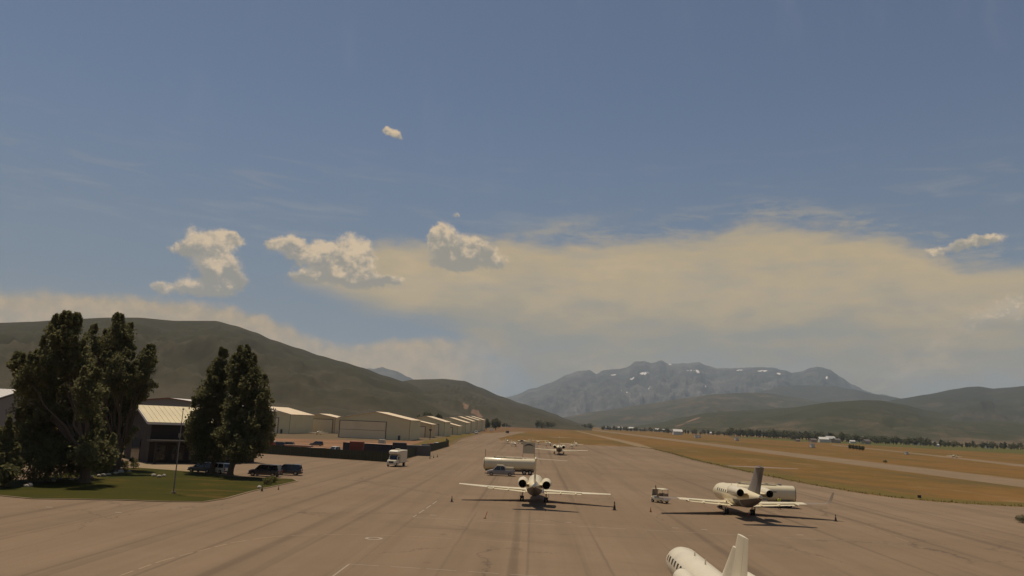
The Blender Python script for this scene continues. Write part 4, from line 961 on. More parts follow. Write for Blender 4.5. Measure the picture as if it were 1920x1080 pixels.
light_plane('light plane with black and white nose in front of the small brown hangar', G(597, 815), R(188), 'white_paint', False, group=None, cowl='plastic_black')

# ------------------------------------------------------------------ road vehicles
def car(name, label, cat, loc, rz, paint, L=4.8, W=1.9, H=1.75, suv=True, group=None, pickup=False):
    t = thing(name, label, cat, loc, rz, group); h = W / 2
    belt = H * 0.60
    def ring(y, zb, zt, w, wt=None):
        wt = wt or w * 0.94; return [(-w * 0.92, y, zb), (w * 0.92, y, zb), (w, y, zb + (zt - zb) * 0.35), (w * 0.985, y, zt - (zt - zb) * 0.18), (wt * 0.94, y, zt), (-wt * 0.94, y, zt), (-w * 0.985, y, zt - (zt - zb) * 0.18), (-w, y, zb + (zt - zb) * 0.35)]
    F, B = L / 2, -L / 2
    b = MB(); b.loft([ring(F, 0.42, 0.72, h * 0.80), ring(F - 0.12, 0.30, belt - 0.22, h * 0.90), ring(F - 0.5, 0.26, belt - 0.08, h), ring(F - 1.25, 0.26, belt, h), ring(0, 0.26, belt + 0.02, h), ring(B + 0.5, 0.26, belt + 0.03, h), ring(B + 0.1, 0.30, belt, h * 0.97), ring(B, 0.45, belt - 0.08, h * 0.92)])
    body = b.build('body', paint, t, True, 35)
    y0, y1, y2, y3 = F - 1.15, F - 1.9, (B + 0.35 if suv else B + 1.1), (B + 0.1 if suv else B + 0.5)
    if pickup: y2, y3 = B + 2.0, B + 1.85
    cb = MB(); rg = lambda y, z, w: [(-w, y, belt - 0.02), (w, y, belt - 0.02), (w * 0.86 if z > belt + 0.1 else w, y, z), (-w * 0.86 if z > belt + 0.1 else -w, y, z)]
    cb.loft([rg(y0, belt, h * 0.92), rg(y1, H - 0.07, h * 0.92), rg(y2, H - 0.07, h * 0.92), rg(y3, belt, h * 0.92)]); gl = cb.build('cabin_glass', 'window_glass', t, True, 30)
    rf = MB(); w = h * 0.80
    rf.loft([[(-w, y1 + 0.05, H - 0.075), (w, y1 + 0.05, H - 0.075), (w * 0.93, y1 - 0.05, H), (-w * 0.93, y1 - 0.05, H)], [(-w, y2 - 0.05, H - 0.075), (w, y2 - 0.05, H - 0.075), (w * 0.93, y2 + 0.1, H), (-w * 0.93, y2 + 0.1, H)]]); rf.build('roof', paint, t, True)
    pl_ = MB()
    for s in (-1, 1):
        for (ya, yb) in ((y0, y1), (y3, y2)): pl_.tube((s * h * 0.925, ya, belt), (s * h * 0.80, yb, H - 0.05), 0.05, n=5)
        ym = (y1 + y2) / 2; pl_.tube((s * h * 0.93, ym, belt), (s * h * 0.80, ym, H - 0.05), 0.05, n=5)
    pl_.build('pillars', paint, gl)
    for s in (-1, 1):
        for y in (F - 0.85, B + 0.9): wheel(t, s * (h - 0.09), y, 0.36, 0.24)
        q = MB(); q.box((s * h * 0.66, F - 0.06, belt - 0.30), (0.36, 0.12, 0.16)); q.build('headlight', 'lamp_glass', t)
        q = MB(); q.box((s * h * 0.80, B + 0.02, belt - 0.22), (0.20, 0.12, 0.34)); q.build('tail_light', 'red_lens', t)
        q = MB(); q.box((s * (h + 0.09), y0 - 0.25, belt + 0.1), (0.2, 0.1, 0.15)); q.build('mirror', paint, t)
    q = MB(); q.box((0, F - 0.03, 0.56), (W * 0.52, 0.10, 0.22)); q.build('grille', 'plastic_black', t)
    q = MB(); q.box((0, F + 0.01, 0.38), (W * 0.88, 0.14, 0.18)); q.build('front_bumper', 'plastic_black', t); q = MB(); q.box((0, B - 0.01, 0.42), (W * 0.88, 0.14, 0.2)); q.build('rear_bumper', 'plastic_black', t)
    if pickup:
        q = MB(); q.box((0, (B + 1.75) / 2 + B / 2 + 0.05, belt + 0.025), (W * 0.80, 1.55, 0.05)); q.build('bed_cover', 'plastic_black', t)
    return t
def gpos(px, py): return G(px, py, 0.02)
LEFT, RIGHT = R(90), R(-90)
car('parked_suv', 'dark plum SUV with sloping nose parked at the lawn by the cottonwood trunk', 'car', gpos(497, 893), R(84), 'car_black_plum', 5.2, 2.0, 1.95, group='dark cars parked by the lawn')
car('parked_suv', 'dark SUV half hidden behind the plum one, its squared rear toward the open apron', 'car', gpos(538, 890.5), R(96), 'car_dark', 4.9, 1.95, 1.85, group='dark cars parked by the lawn')
car('parked_suv', 'white car seen below the cottonwood crown left of its trunk', 'car', gpos(409, 887), R(60), 'car_white', 4.8, 1.9, 1.7)
car('parked_suv', 'dark grey car under the cottonwood next to the white one', 'car', gpos(380, 886), R(75), 'dark_grey_paint', 4.8, 1.9, 1.7)
car('parked_pickup', 'white pickup behind the screen fence left of the dark trailer', 'pickup', gpos(629, 850), R(150), 'car_white', 5.4, 2.0, 1.9, pickup=True)
yard = [(505, 836, R(80), 'car_white', 'pale car at the left end of the storage yard'), (521, 838, R(95), 'car_dark', 'dark car beside the pale one in the storage yard'), (538, 838, R(85), 'plastic_black', 'black car at the end of the storage yard junk row'),
        (593, 836, R(100), 'dark_grey_paint', 'small dark car in front of the pinkish timber'), (806, 839, R(20), 'car_red', 'red car in the narrow right end of the storage yard'), (818, 837, R(30), 'car_white', 'white car in the narrow right end of the storage yard'), (795, 841, R(15), 'car_dark', 'dark car next to the red one in the storage yard')]
for px, py, rz, pm, lb_ in yard: car('stored_car', lb_, 'car', G(px, py), rz, pm, 4.5, 1.8, 1.6, group='cars in the storage yard')
car('far_van', 'dark van on the lane at the end of the hangars', 'van', G(951, 812.3), R(20), 'car_dark', 5.2, 2.1, 2.4)
car('far_truck', 'white truck parked at the corner of a far hangar', 'truck', G(893, 813.5), R(175), 'car_white', 6, 2.3, 2.6)
car('far_truck', 'white truck beyond the last hangar corner', 'truck', G(921, 808.5), R(170), 'car_white', 6, 2.4, 2.6)

# white box truck on the apron
t = thing('box_truck', 'white box truck with black windshield driving toward the camera by the yard fence', 'truck', gpos(743, 874), rz_of((-0.22, -1)))
q = MB(); rg = lambda y, x, z0, z1, e_: [(-x + e_, y, z0), (x - e_, y, z0), (x, y, z0 + e_), (x, y, z1 - e_), (x - e_, y, z1), (-x + e_, y, z1), (-x, y, z1 - e_), (-x, y, z0 + e_)]
q.loft([rg(-3.3, 1.20, 0.75, 3.5, 0.12), rg(0.9, 1.20, 0.75, 3.5, 0.12)]); bx_ = q.build('cargo_box', 'white_paint_cool', t)
q = MB(); q.loft([rg(0.9, 1.19, 2.45, 3.49, 0.12), rg(2.0, 1.15, 2.60, 3.40, 0.2), rg(2.25, 1.0, 2.75, 3.25, 0.2)]); q.build('cab_over', 'white_paint_cool', bx_)
q = MB(); q.prism([(0.9, 0.45), (3.25, 0.45), (3.3, 0.9), (3.15, 1.32), (2.25, 1.50), (1.85, 2.42), (0.9, 2.44)], -1.0, 1.0); cb_ = q.build('cab', 'white_paint_cool', t)
q = MB(); q.plate([(-0.86, 2.26, 1.56), (0.86, 2.26, 1.56), (0.80, 1.90, 2.36), (-0.80, 1.90, 2.36)], (0, 0.91, 0.41), 0.03); q.build('windshield', 'window_glass', cb_)
for s in (-1, 1):
    q = MB(); q.box((s * 1.005, 1.5, 1.86), (0.03, 0.8, 0.62)); q.build('side_window', 'window_glass', cb_)
    q = MB(); q.box((s * 0.78, 3.26, 1.02), (0.32, 0.10, 0.26)); q.build('headlight', 'lamp_glass', t)
    q = MB(); q.box((s * 1.22, 2.1, 1.75), (0.16, 0.10, 0.42)); q.build('mirror', 'plastic_black', t)
    wheel(t, s * 0.92, 2.55, 0.42, 0.26); wheel(t, s * 0.98, -2.0, 0.42, 0.4)
q = MB(); q.box((0, 3.28, 1.0), (1.0, 0.10, 0.36)); q.build('grille', 'plastic_black', t)
q = MB(); q.box((0, 3.34, 0.58), (1.95, 0.16, 0.26)); q.build('bumper', 'white_paint_cool', t)
q = MB(); q.box((0, -0.3, 3.64), (0.8, 1.0, 0.28)); q.build('roof_unit', 'white_paint_cool', bx_)

# ------------------------------------------------------------------ tank trailers
def tanker(label, loc, rz, L=11.4, W=2.5, H=2.45, zb=0.78, mark=False):
    t = thing('tank_trailer', label, 'tanker', loc, rz, 'white aviation fuel tankers'); N = 24
    ring = lambda y, f: [(math.copysign(abs(math.cos(2 * math.pi * k / N)) ** 0.8, math.cos(2 * math.pi * k / N)) * W / 2 * f, y, zb + H / 2 + math.copysign(abs(math.sin(2 * math.pi * k / N)) ** 0.8, math.sin(2 * math.pi * k / N)) * H / 2 * f) for k in range(N)]
    q = MB(); q.loft([ring(-L / 2 - 0.06, 0.75), ring(-L / 2, 0.97), ring(-L / 2 + 0.06, 1.0), ring(L / 2 - 0.06, 1.0), ring(L / 2, 0.97), ring(L / 2 + 0.16, 0.72), ring(L / 2 + 0.22, 0.3)]); tk = q.build('tank', 'white_paint', t, True, 50)
    for y in (-L / 2 + 0.05, -L / 6, L / 6, L / 2 - 0.05):
        q = MB(); q.loft([[(p[0], y + d_, p[2]) for p in ring(0, 1.006)] for d_ in (-0.04, 0.04)], False, False); q.build('band', 'white_paint_cool' if abs(y) < L / 3 else 'plastic_black', tk, True)
    q = MB(); q.box((0, 0.4, zb + H + 0.07), (0.9, L * 0.56, 0.10)); q.build('walkway', 'white_paint', tk)
    for k in range(4):
        q = MB(); q.tube((0, -L * 0.3 + k * L * 0.2, zb + H - 0.02), (0, -L * 0.3 + k * L * 0.2, zb + H + 0.24), 0.26, n=12); q.build('hatch', 'galvanised', tk)
    q = MB()
    for s in (-1, 1): q.tube((s * 0.5, -L * 0.24, zb + H + 0.30), (s * 0.5, L * 0.26, zb + H + 0.30), 0.025, n=5)
    for k in range(5):
        for s in (-1, 1): q.tube((s * 0.5, -L * 0.24 + k * L * 0.125, zb + H + 0.05), (s * 0.5, -L * 0.24 + k * L * 0.125, zb + H + 0.30), 0.02, n=5)
    q.build('hand_rail', 'white_paint', tk)
    q = MB()
    for s in (-1, 1): q.box((s * 0.45, 0, zb - 0.14), (0.16, L * 0.96, 0.26))
    q.box((0, 0, zb - 0.16), (1.0, L * 0.5, 0.1)); q.build('chassis', 'dark_grey_paint', t)
    q = MB(); q.box((-W / 2 + 0.2, 0.6, zb + 0.02), (0.5, L * 0.30, 0.72)); cbn = q.build('pump_cabinet', 'grey_paint', t)
    q = MB(); q.box((-W / 2 - 0.07, 0.6, zb + 0.10), (0.05, L * 0.27, 0.3)); q.build('cabinet_door', 'bare_metal', cbn)
    for y in (-L / 2 + 1.0, -L / 2 + 2.2):
        for s in (-1, 1): wheel(t, s * (W / 2 - 0.25), y, 0.48, 0.42)
    for s in (-1, 1):
        q = MB(); q.box((s * (W / 2 - 0.25), -L / 2 + 1.6, 1.06), (0.5, 2.5, 0.06)); q.build('mudguard', 'dark_grey_paint', t)
        q = MB(); q.box((s * 0.7, L / 2 - 2.2, zb / 2 - 0.02), (0.12, 0.12, zb)); q.box((s * 0.7, L / 2 - 2.2, 0.05), (0.35, 0.35, 0.06)); q.build('landing_leg', 'galvanised', t)
    q = MB(); q.tube((0, L / 2 - 0.15, zb + H - 0.05), (0, L / 2 - 0.15, zb + H + 1.6), 0.045, n=6); q.build('vent_mast', 'plastic_black', t) if not mark else None
    if mark:
        q = MB(); q.box((-W / 2 - 0.012, -1.5, zb + H * 0.62), (0.03, 1.2, 0.12), R(0)); q.build('marking_plate', 'slate_stripe', tk)
    return t
tanker('white tank trailer with thin black mast, behind the front centre jet', gpos(955, 888.5), R(88), 10.6)
tanker('white tank trailer directly behind the jet with the grey fin', (37.4, 112.5, 0.02), R(87), 9.8, 2.5, 2.30, mark=True)
# grey service truck in front of the first tanker
sv = car('service_truck', 'grey service pickup with white tool boxes in front of the left tanker', 'truck', gpos(939, 892.0), R(88), 'grey_paint', 5.4, 2.0, 1.95, pickup=True)
for k, (y, z, l) in enumerate(((-1.55, 1.42, 1.9), (0.2, 2.02, 1.3))):
    q = MB(); q.box((0, y, z), (1.5, l, 0.14)); q.build('tool_box', 'white_paint', sv)
q = MB(); q.box((0, -1.5, 1.68), (1.3, 2.0, 0.12)); q.build('rack', 'white_paint', sv)

# grey-green board on two posts behind the tanker
b0, b1 = AT(981, 850, 178), AT(1002, 850.5, 178); btop = AT(990, 829.5, 178).z
t = thing('sign_board', 'square grey-green board with dark arched mark on two posts behind the tanker', 'sign', ((b0.x + b1.x) / 2, 178, 0.02)); wbd = b1.x - b0.x; hb0, hb1 = b0.z - 0.02, btop
q = MB(); q.box((0, 0, (hb0 + hb1) / 2), (wbd, 0.12, hb1 - hb0)); bo = q.build('board', 'sign_green', t)
for s in (-1, 1):
    q = MB(); q.box((s * (wbd / 2 + 0.06), 0, (hb1 + 0.6) / 2), (0.1, 0.1, hb1 + 0.6)); q.build('post', 'galvanised', t)
q = MB(); pts = []
N = 10; cz, rr0, rr1 = hb1 - 1.05, wbd * 0.40, wbd * 0.25
up = [(-math.cos(math.pi * k / N) * rr0, cz + math.sin(math.pi * k / N) * 0.70) for k in range(N + 1)]; dn = [(-math.cos(math.pi * k / N) * rr0 * 0.94, cz + math.sin(math.pi * k / N) * 0.36) for k in range(N + 1)]
q.loft([[(x, -0.085, z) for x, z in (u_, d_)] + [(d_[0], -0.065, d_[1]), (u_[0], -0.065, u_[1])] for u_, d_ in zip(up, dn)]); q.build('arch_mark', 'trim_dark', bo)
# utility cart
t = thing('utility_cart', 'small white roofed utility cart between the two front jets', 'cart', gpos(1237, 942.5), R(35))
q = MB(); q.loft([rg(-1.25, 0.62, 0.28, 0.78, 0.08), rg(0.35, 0.62, 0.28, 0.70, 0.08), rg(1.1, 0.60, 0.30, 0.86, 0.1), rg(1.35, 0.5, 0.36, 0.7, 0.1)]); bd = q.build('body', 'white_paint', t)
q = MB(); q.loft([rg(-1.2, 0.66, 1.86, 1.96, 0.03), rg(0.0, 0.68, 1.90, 2.02, 0.03), rg(1.0, 0.66, 1.86, 1.96, 0.03)]); q.build('roof', 'white_paint', t)
for sx in (-1, 1):
    for y, y2_ in ((1.0, 0.85), (-1.1, -1.05)):
        q = MB(); q.tube((sx * 0.56, y, 0.74), (sx * 0.56, y2_, 1.88), 0.025, n=6); q.build('roof_post', 'plastic_black', t)
    for y in (0.85, -0.85): wheel(t, sx * 0.56, y, 0.24, 0.2)
for y in (-0.1, -0.85):
    q = MB(); q.box((0, y, 0.84), (1.1, 0.5, 0.14)); se = q.build('seat', 'seat_tan', t); q = MB(); q.box((0, y - 0.26, 1.12), (1.1, 0.12, 0.5)); q.build('seat_back', 'seat_tan', se)
q = MB(); q.plate([(-0.52, 1.0, 0.9), (0.52, 1.0, 0.9), (0.52, 0.9, 1.8), (-0.52, 0.9, 1.8)], (0, 1, 0.1), 0.012); q.build('windshield', 'grey_paint', t)
q = MB(); q.tube((0.28, 0.75, 0.8), (0.28, 0.45, 1.02), 0.02, n=6); q.tube((0.28, 0.44, 1.02), (0.28, 0.41, 1.04), 0.17, n=12); q.build('steering_wheel', 'plastic_black', t)
q = MB(); q.box((0, -1.35, 0.62), (1.1, 0.4, 0.34)); q.build('cargo_bag', 'lamp_glass', t)

# ------------------------------------------------------------------ person in a hi-vis vest
def skin_mesh(name, verts, edges, material, parent, sub=2):
    me = bpy.data.meshes.new(name); me.from_pydata([v[0] for v in verts], edges, []); o = bpy.data.objects.new(name, me); COL.objects.link(o)
    md = o.modifiers.new('s', 'SKIN'); sv_ = me.skin_vertices[0].data
    for k, v in enumerate(verts): sv_[k].radius = v[1]; sv_[k].use_root = (k == 0)
    sb_ = o.modifiers.new('u', 'SUBSURF'); sb_.levels = sb_.render_levels = sub
    bpy.context.view_layer.update(); dg = bpy.context.evaluated_depsgraph_get(); m2 = bpy.data.meshes.new_from_object(o.evaluated_get(dg)); bpy.data.objects.remove(o)
    m2.polygons.foreach_set('use_smooth', [True] * len(m2.polygons)); m2.materials.clear(); m2.materials.append(M[material]); o = bpy.data.objects.new(name, m2); COL.objects.link(o); o.parent = parent; return o
pp = AT(1461, 937.5, 109.0); pg = thing('person', 'person in a yellow hi-vis vest standing behind the right wing of the grey-finned jet', 'person', (pp.x, 109.0, 0.02), R(200))
PV = [((0, 0, 0.96), (0.15, 0.11)), ((0, 0, 1.18), (0.14, 0.10)), ((0, 0.01, 1.40), (0.17, 0.11)), ((0, 0, 1.50), (0.07, 0.07)), ((0, 0.02, 1.56), (0.055, 0.055)), ((0, 0.03, 1.66), (0.085, 0.10)), ((0, 0.02, 1.76), (0.06, 0.075)),
      ((-0.10, 0, 0.90), (0.09, 0.09)), ((-0.12, 0.03, 0.50), (0.065, 0.065)), ((-0.13, -0.01, 0.08), (0.045, 0.045)), ((-0.14, 0.14, 0.04), (0.04, 0.03)), ((0.10, 0, 0.90), (0.09, 0.09)), ((0.12, 0.05, 0.50), (0.065, 0.065)), ((0.13, 0.0, 0.08), (0.045, 0.045)), ((0.14, 0.15, 0.04), (0.04, 0.03)),
      ((-0.20, 0, 1.42), (0.06, 0.06)), ((-0.26, -0.02, 1.14), (0.045, 0.045)), ((-0.24, 0.12, 0.92), (0.035, 0.035)), ((-0.23, 0.17, 0.84), (0.03, 0.018)), ((0.20, 0, 1.42), (0.06, 0.06)), ((0.27, -0.02, 1.14), (0.045, 0.045)), ((0.26, 0.12, 0.92), (0.035, 0.035)), ((0.25, 0.17, 0.84), (0.03, 0.018))]
PE = [(0, 1), (1, 2), (2, 3), (3, 4), (4, 5), (5, 6), (0, 7), (7, 8), (8, 9), (9, 10), (0, 11), (11, 12), (12, 13), (13, 14), (2, 15), (15, 16), (16, 17), (17, 18), (2, 19), (19, 20), (20, 21), (21, 22)]
skin_mesh('body', PV, PE, 'skin', pg)
skin_mesh('vest', [((0, 0, 0.98), (0.175, 0.135)), ((0, 0, 1.20), (0.168, 0.128)), ((0, 0.01, 1.42), (0.19, 0.135)), ((0, 0, 1.50), (0.10, 0.09)), ((-0.205, 0, 1.42), (0.078, 0.078)), ((0.205, 0, 1.42), (0.078, 0.078)), ((-0.25, -0.02, 1.22), (0.065, 0.065)), ((0.255, -0.02, 1.22), (0.065, 0.065))], [(0, 1), (1, 2), (2, 3), (2, 4), (2, 5), (4, 6), (5, 7)], 'hi_vis', pg)
skin_mesh('trousers', [((0, 0, 0.94), (0.165, 0.125))] + [(v[0], (v[1][0] * 1.22, v[1][1] * 1.22)) for v in (PV[7], PV[8], PV[9], PV[11], PV[12], PV[13])], [(0, 1), (1, 2), (2, 3), (0, 4), (4, 5), (5, 6)], 'trousers', pg)
skin_mesh('hair', [((0, 0.0, 1.70), (0.095, 0.10)), ((0, -0.005, 1.77), (0.075, 0.08))], [(0, 1)], 'hair', pg)
for s in (-1, 1):
    q = MB(); q.box((s * 0.035, 0.125, 1.675), (0.025, 0.02, 0.012)); q.build('eye', 'plastic_black', pg)

# ------------------------------------------------------------------ cones, pole, yard clutter
def cone(label, px, py, h=0.75, m_='cone_orange'):
    t = thing('traffic_cone', label, 'cone', G(px, py, 0.021), random.random(), 'traffic cones on the apron')
    q = MB(); q.box((0, 0, 0.02), (h * 0.5, h * 0.5, 0.04)); q.build('base', 'plastic_black', t)
    q = MB(); q.tube((0, 0, 0.04), (0, 0, h), h * 0.17, h * 0.035, 12); bd_ = q.build('body', m_, t, True)
    q = MB(); q.tube((0, 0, h * 0.55), (0, 0, h * 0.72), h * 0.105, h * 0.082, 12, False); q.build('stripe', 'paint_white_line', bd_, True)
cone('dark cone off the left wing tip of the front centre jet', 847, 941, 0.75, 'cone_dark'); cone('tall dark cone off the right wing tip of the front centre jet', 1152, 956.5, 1.1, 'cone_dark')
cone('reddish cone left of the grey-finned jet, nearest the cart', 1220, 960, 0.6); cone('dark cone off the right wing tip of the grey-finned jet', 1567, 977.5, 0.85, 'cone_dark'); cone('red cone under the tail shadow of the grey-finned jet', 1404, 968, 0.6)
cone('left of three small cones right of the box truck', 806, 860, 0.8, 'cone_dark'); cone('middle of three small cones right of the box truck', 813, 858.5, 0.8, 'cone_dark'); cone('right of three small cones right of the box truck', 820, 857.5, 0.8, 'cone_dark')
cone('dark cone at the kerb of the lawn tip', 491, 921, 0.75, 'cone_dark'); cone('low dark cone right of the lawn tip', 522, 918, 0.5, 'cone_dark')
mk = thing('marker_post', 'thin leaning orange marker left of the front centre jet', 'marker', G(909, 972, 0.021)); q = MB(); q.tube((0, 0, 0.0), (0.25, 0, 0.75), 0.035, n=8); q.build('rod', 'paint_orange', mk); q = MB(); q.tube((0, 0, 0), (0, 0, 0.05), 0.16, n=10); q.build('foot', 'plastic_black', mk)
pb = G(325, 925, 0.1); ph = 10.3
fp = thing('flag_pole', 'tall thin bare metal pole on the lawn in front of the terminal', 'pole', pb)
q = MB(); q.tube((0, 0, 0), (0, 0, ph), 0.085, 0.04, 12); po = q.build('pole', 'pole_grey', fp, True); q = MB(); q.tube((0, 0, 0), (0, 0, 0.25), 0.3, 0.24, 12); q.build('base', 'concrete_walk', fp)
q = MB(); bm = bmesh.new(); bmesh.ops.create_uvsphere(bm, u_segments=10, v_segments=8, radius=0.12); q.add([tuple(v.co + Vector((0, 0, ph + 0.08))) for v in bm.verts], [tuple(v.index for v in f.verts) for f in bm.faces]); bm.free(); q.build('ball', 'pole_grey', po, True)
q = MB(); q.box((0, -0.1, ph - 3.2), (0.3, 0.16, 0.5)); q.build('lamp_box', 'pole_grey', po)
up_ = thing('utility_pole', 'short dark pole at the right corner of the biggest hangar', 'pole', G(806, 824)); q = MB(); q.tube((0, 0, 0), (0, 0, 5.4), 0.2, 0.16, 8); q.build('pole', 'trim_dark', up_); q = MB(); q.box((0, 0, 5.0), (1.3, 0.5, 0.9)); q.build('lamp_head', 'trim_dark', up_)
# dark semi trailer and containers in the yard
p0, p1 = G(640, 858), G(732, 864); ctr = (p0 + p1) / 2 + Vector((0, 4, 0)); L_ = (p1 - p0).length
t = thing('semi_trailer', 'long dark navy box trailer behind the screen fence', 'trailer', ctr, math.atan2(p1.y - p0.y, p1.x - p0.x))
q = MB(); q.box((0, 0, 2.35), (L_, 2.5, 2.8)); bx_ = q.build('box', 'trailer_navy', t)
for k in range(14):
    q = MB(); q.box((-L_ / 2 + L_ * (k + 0.5) / 14, -1.265, 2.35), (0.06, 0.03, 2.6)); q.build('rib', 'trailer_navy', bx_)
q = MB(); q.box((0, 0, 3.77), (L_ + 0.05, 2.55, 0.06)); q.build('roof', 'timber_roof_pink', bx_)  # pinkish roof paler than the box, its sunlit tone put into the colour
for k in (0, 1):
    for s in (-1, 1):
        mb = MB(); mb.tube((L_ / 2 - 1.2 - 1.2 * k, s * 1.05 - 0.15, 0.5), (L_ / 2 - 1.2 - 1.2 * k, s * 1.05 + 0.15, 0.5), 0.5, n=14); mb.build('wheel', 'rubber', t)
q = MB(); q.box((-L_ / 2 + 2, 0, 0.5), (0.15, 1.4, 1.0)); q.build('landing_leg', 'galvanised', t)
def container(label, px, py, dist, size, m_, rz):
    p = AT(px, py, dist); p.z = 0; t = thing('container', label, 'container', p, rz, 'containers in the storage yard'); l, w_, h_ = size
    q = MB(); q.box((0, 0, h_ / 2), size); bx2 = q.build('box', m_, t)
    n = int(l / 0.5)
    for k in range(n):
        q = MB(); q.box((-l / 2 + l * (k + 0.5) / n, -w_ / 2 - 0.02, h_ / 2), (0.2, 0.04, h_ * 0.9)); q.build('rib', m_, bx2)
    q = MB(); q.box((l / 2 + 0.03, 0, h_ / 2), (0.06, w_ * 0.92, h_ * 0.92)); q.build('door', m_, bx2)
container('rust red container showing over the dark trailer roof', 668, 850, 190, (3.2, 2.4, 4.3), 'rust_red', R(0)); container('dark grey container right behind the box truck', 748, 850, 192, (3.4, 2.4, 4.4), 'trailer_navy', R(10)); container('long dark container right of the box truck in the yard', 782, 845, 222, (7.5, 2.4, 2.9), 'dark_grey_paint', R(15))
container('low dark red container at the left end of the yard', 494, 838, 215, (6.0, 2.4, 2.4), 'rust_red', R(0)); container('white container end beyond the dark trailer', 715, 848, 205, (1.6, 2.4, 4.6), 'white_paint_cool', R(0))
def timber(label, px, py, l, rz):
    t = thing('timber_stack', label, 'timber', G(px, py), rz, 'timber stacks in the yard')
    for r_ in range(3):
        for k in range(4 - r_ % 2): q = MB(); q.box((random.uniform(-0.3, 0.3), -0.75 + k * 0.5 + 0.25 * (r_ % 2), 0.2 + r_ * 0.30), (l * random.uniform(0.9, 1.0), 0.46, 0.27)); q.build('beam', 'timber_roof_pink', t)
timber('long pinkish timber stack nearest the fence left of the white pickup', 608, 851, 7.0, R(4)); timber('pinkish timber stack angled toward the white pickup', 583, 845, 8.0, R(25)); timber('pinkish timber stack behind the other two', 560, 840, 9.0, R(-4)); timber('short pinkish timber stack right of the rust red container', 690, 845, 8.0, R(3)); timber('pale timber pile in the far corner of the yard', 775, 848, 5, R(40))
# small airfield boxes and bushes
def cabinet(label, px, py, s, m_='house_white'):
    t = thing('equipment_cabinet', label, 'cabinet', G(px, py), 0.3, 'small airfield cabinets'); q = MB(); q.box((0, 0, s * 0.55), (s, s * 0.7, s * 0.9)); q.build('cabinet', m_, t); q = MB(); q.box((0, 0, s * 0.05), (s * 1.2, s, s * 0.1)); q.build('plinth', 'concrete_walk', t); q = MB(); q.box((0, 0, s * 1.03), (s * 1.1, s * 0.8, s * 0.06)); q.build('lid', m_, t)
for px, py, s, lb_ in ((1700, 852.5, 2.0, 'pale cabinet beyond the runway, right of the dark bushes'), (1381, 826.5, 4.5, 'white cabinet on the green field edge beyond the runway'), (1305, 821, 4.5, 'left white cabinet of a pair on the far side of the runway'), (1311, 821, 4.0, 'right white cabinet of a pair on the far side of the runway'), (1523, 839.5, 3.5, 'small white cabinet at the dirt edge beyond the runway')): cabinet(lb_, px, py, s)
cabinet('tiny dark cabinet in the dry grass near the apron edge', 1724, 934, 0.5, 'cone_dark')
light_plane('light plane parked alone in the dry grass beyond the runway at far right', G(1790, 859), R(70), 'white_paint', False, group=None)
for k in range(5): mid_tree(['leftmost', 'second', 'middle', 'fourth', 'rightmost'][k] + ' of five dark low bushes in a row beyond the runway', 1594 + 6 * k, 842.3 + 0.8 * k, 9, 8, 90 + k, group='dark bushes beyond the runway')
mid_tree('lone dark bush in the dry strip between runway and road', 1660, 868, 5, 8, 97, group='lone bushes on the airfield'); mid_tree('brown bush cut by the right picture edge on the apron rim', 1918, 981, 14, 26, 98, group='lone bushes on the airfield')

# ------------------------------------------------------------------ far houses and trees of the valley
HP = [(1030, 800.6, 9), (1042, 800.8, 8), (1049, 800.3, 8), (1055, 801.2, 9), (1063, 801, 7), (1073, 802.2, 11), (1135, 805.5, 9), (1150, 806, 10), (1161, 806.5, 10), (1183, 807.5, 11), (1205, 808.5, 8), (1232, 809.6, 10), (1245, 810.2, 9), (1258, 811, 9), (1270, 815, 16), (1334, 815, 8), (1524, 829.5, 12), (1544, 829.5, 16), (1556, 829, 18), (1568, 830.5, 14), (1598, 831, 9), (1610, 828.5, 18), (1624, 832.5, 14), (1720, 834, 14), (1732, 834.2, 12), (1750, 835, 12), (1758, 837.2, 8), (1856, 840.5, 14), (1495, 828, 8), (915, 797.5, 9), (1000, 798.8, 8)]
hproto = {}
def house(px, py, wpx, i):
    b = G(px, py); s = wpx * b.y / F_PX; v = i % 3
    lb_ = 'small pale house ' + ('left of the spur foot by the taxiway end' if px < 1030 else 'in the bright cluster at the taxiway end' if px < 1100 else 'in the thin tree belt at the far runway end' if px < 1265 else 'behind the paired white cabinets' if px < 1400 else 'in the barn cluster in the dark tree belt' if px < 1650 else 'in the right-hand tree belt below the hills')
    if v not in hproto:
        t = thing('house', lb_, 'house', (0, 0, 0), 0, 'far houses in the valley'); wd = 0.55 + 0.1 * v
        f = [(0.5 * wd, 0), (-0.5 * wd, 0), (-0.5 * wd, 0.36), (0, 0.58), (0.5 * wd, 0.36)]; q = MB(); q.loft([[(-0.5, y, z) for y, z in f], [(0.5, y, z) for y, z in f]]); q.build('wall', ('house_white', 'house_tan', 'house_white')[v], t)
        q = MB()
        for sg in (-1, 1): slab(q, (-0.54, sg * 0.56 * wd, 0.335), (0.54, sg * 0.56 * wd, 0.335), (0.54, 0, 0.585), (-0.54, 0, 0.585), 0.03)
        q.build('roof', ('roof_light', 'roof_dark', 'roof_light')[v], t); hproto[v] = t; o = t
    else: o = copy_tree(hproto[v], b, 0, lb_, 'far houses in the valley')
    o['group'] = lb_
    o.location = (b.x, b.y, 0); o.rotation_euler = (0, 0, random.uniform(-0.5, 0.5)); o.scale = (s, s, s)
for i, h_ in enumerate(HP): house(*h_, i)
rng = random.Random(33); FT = []
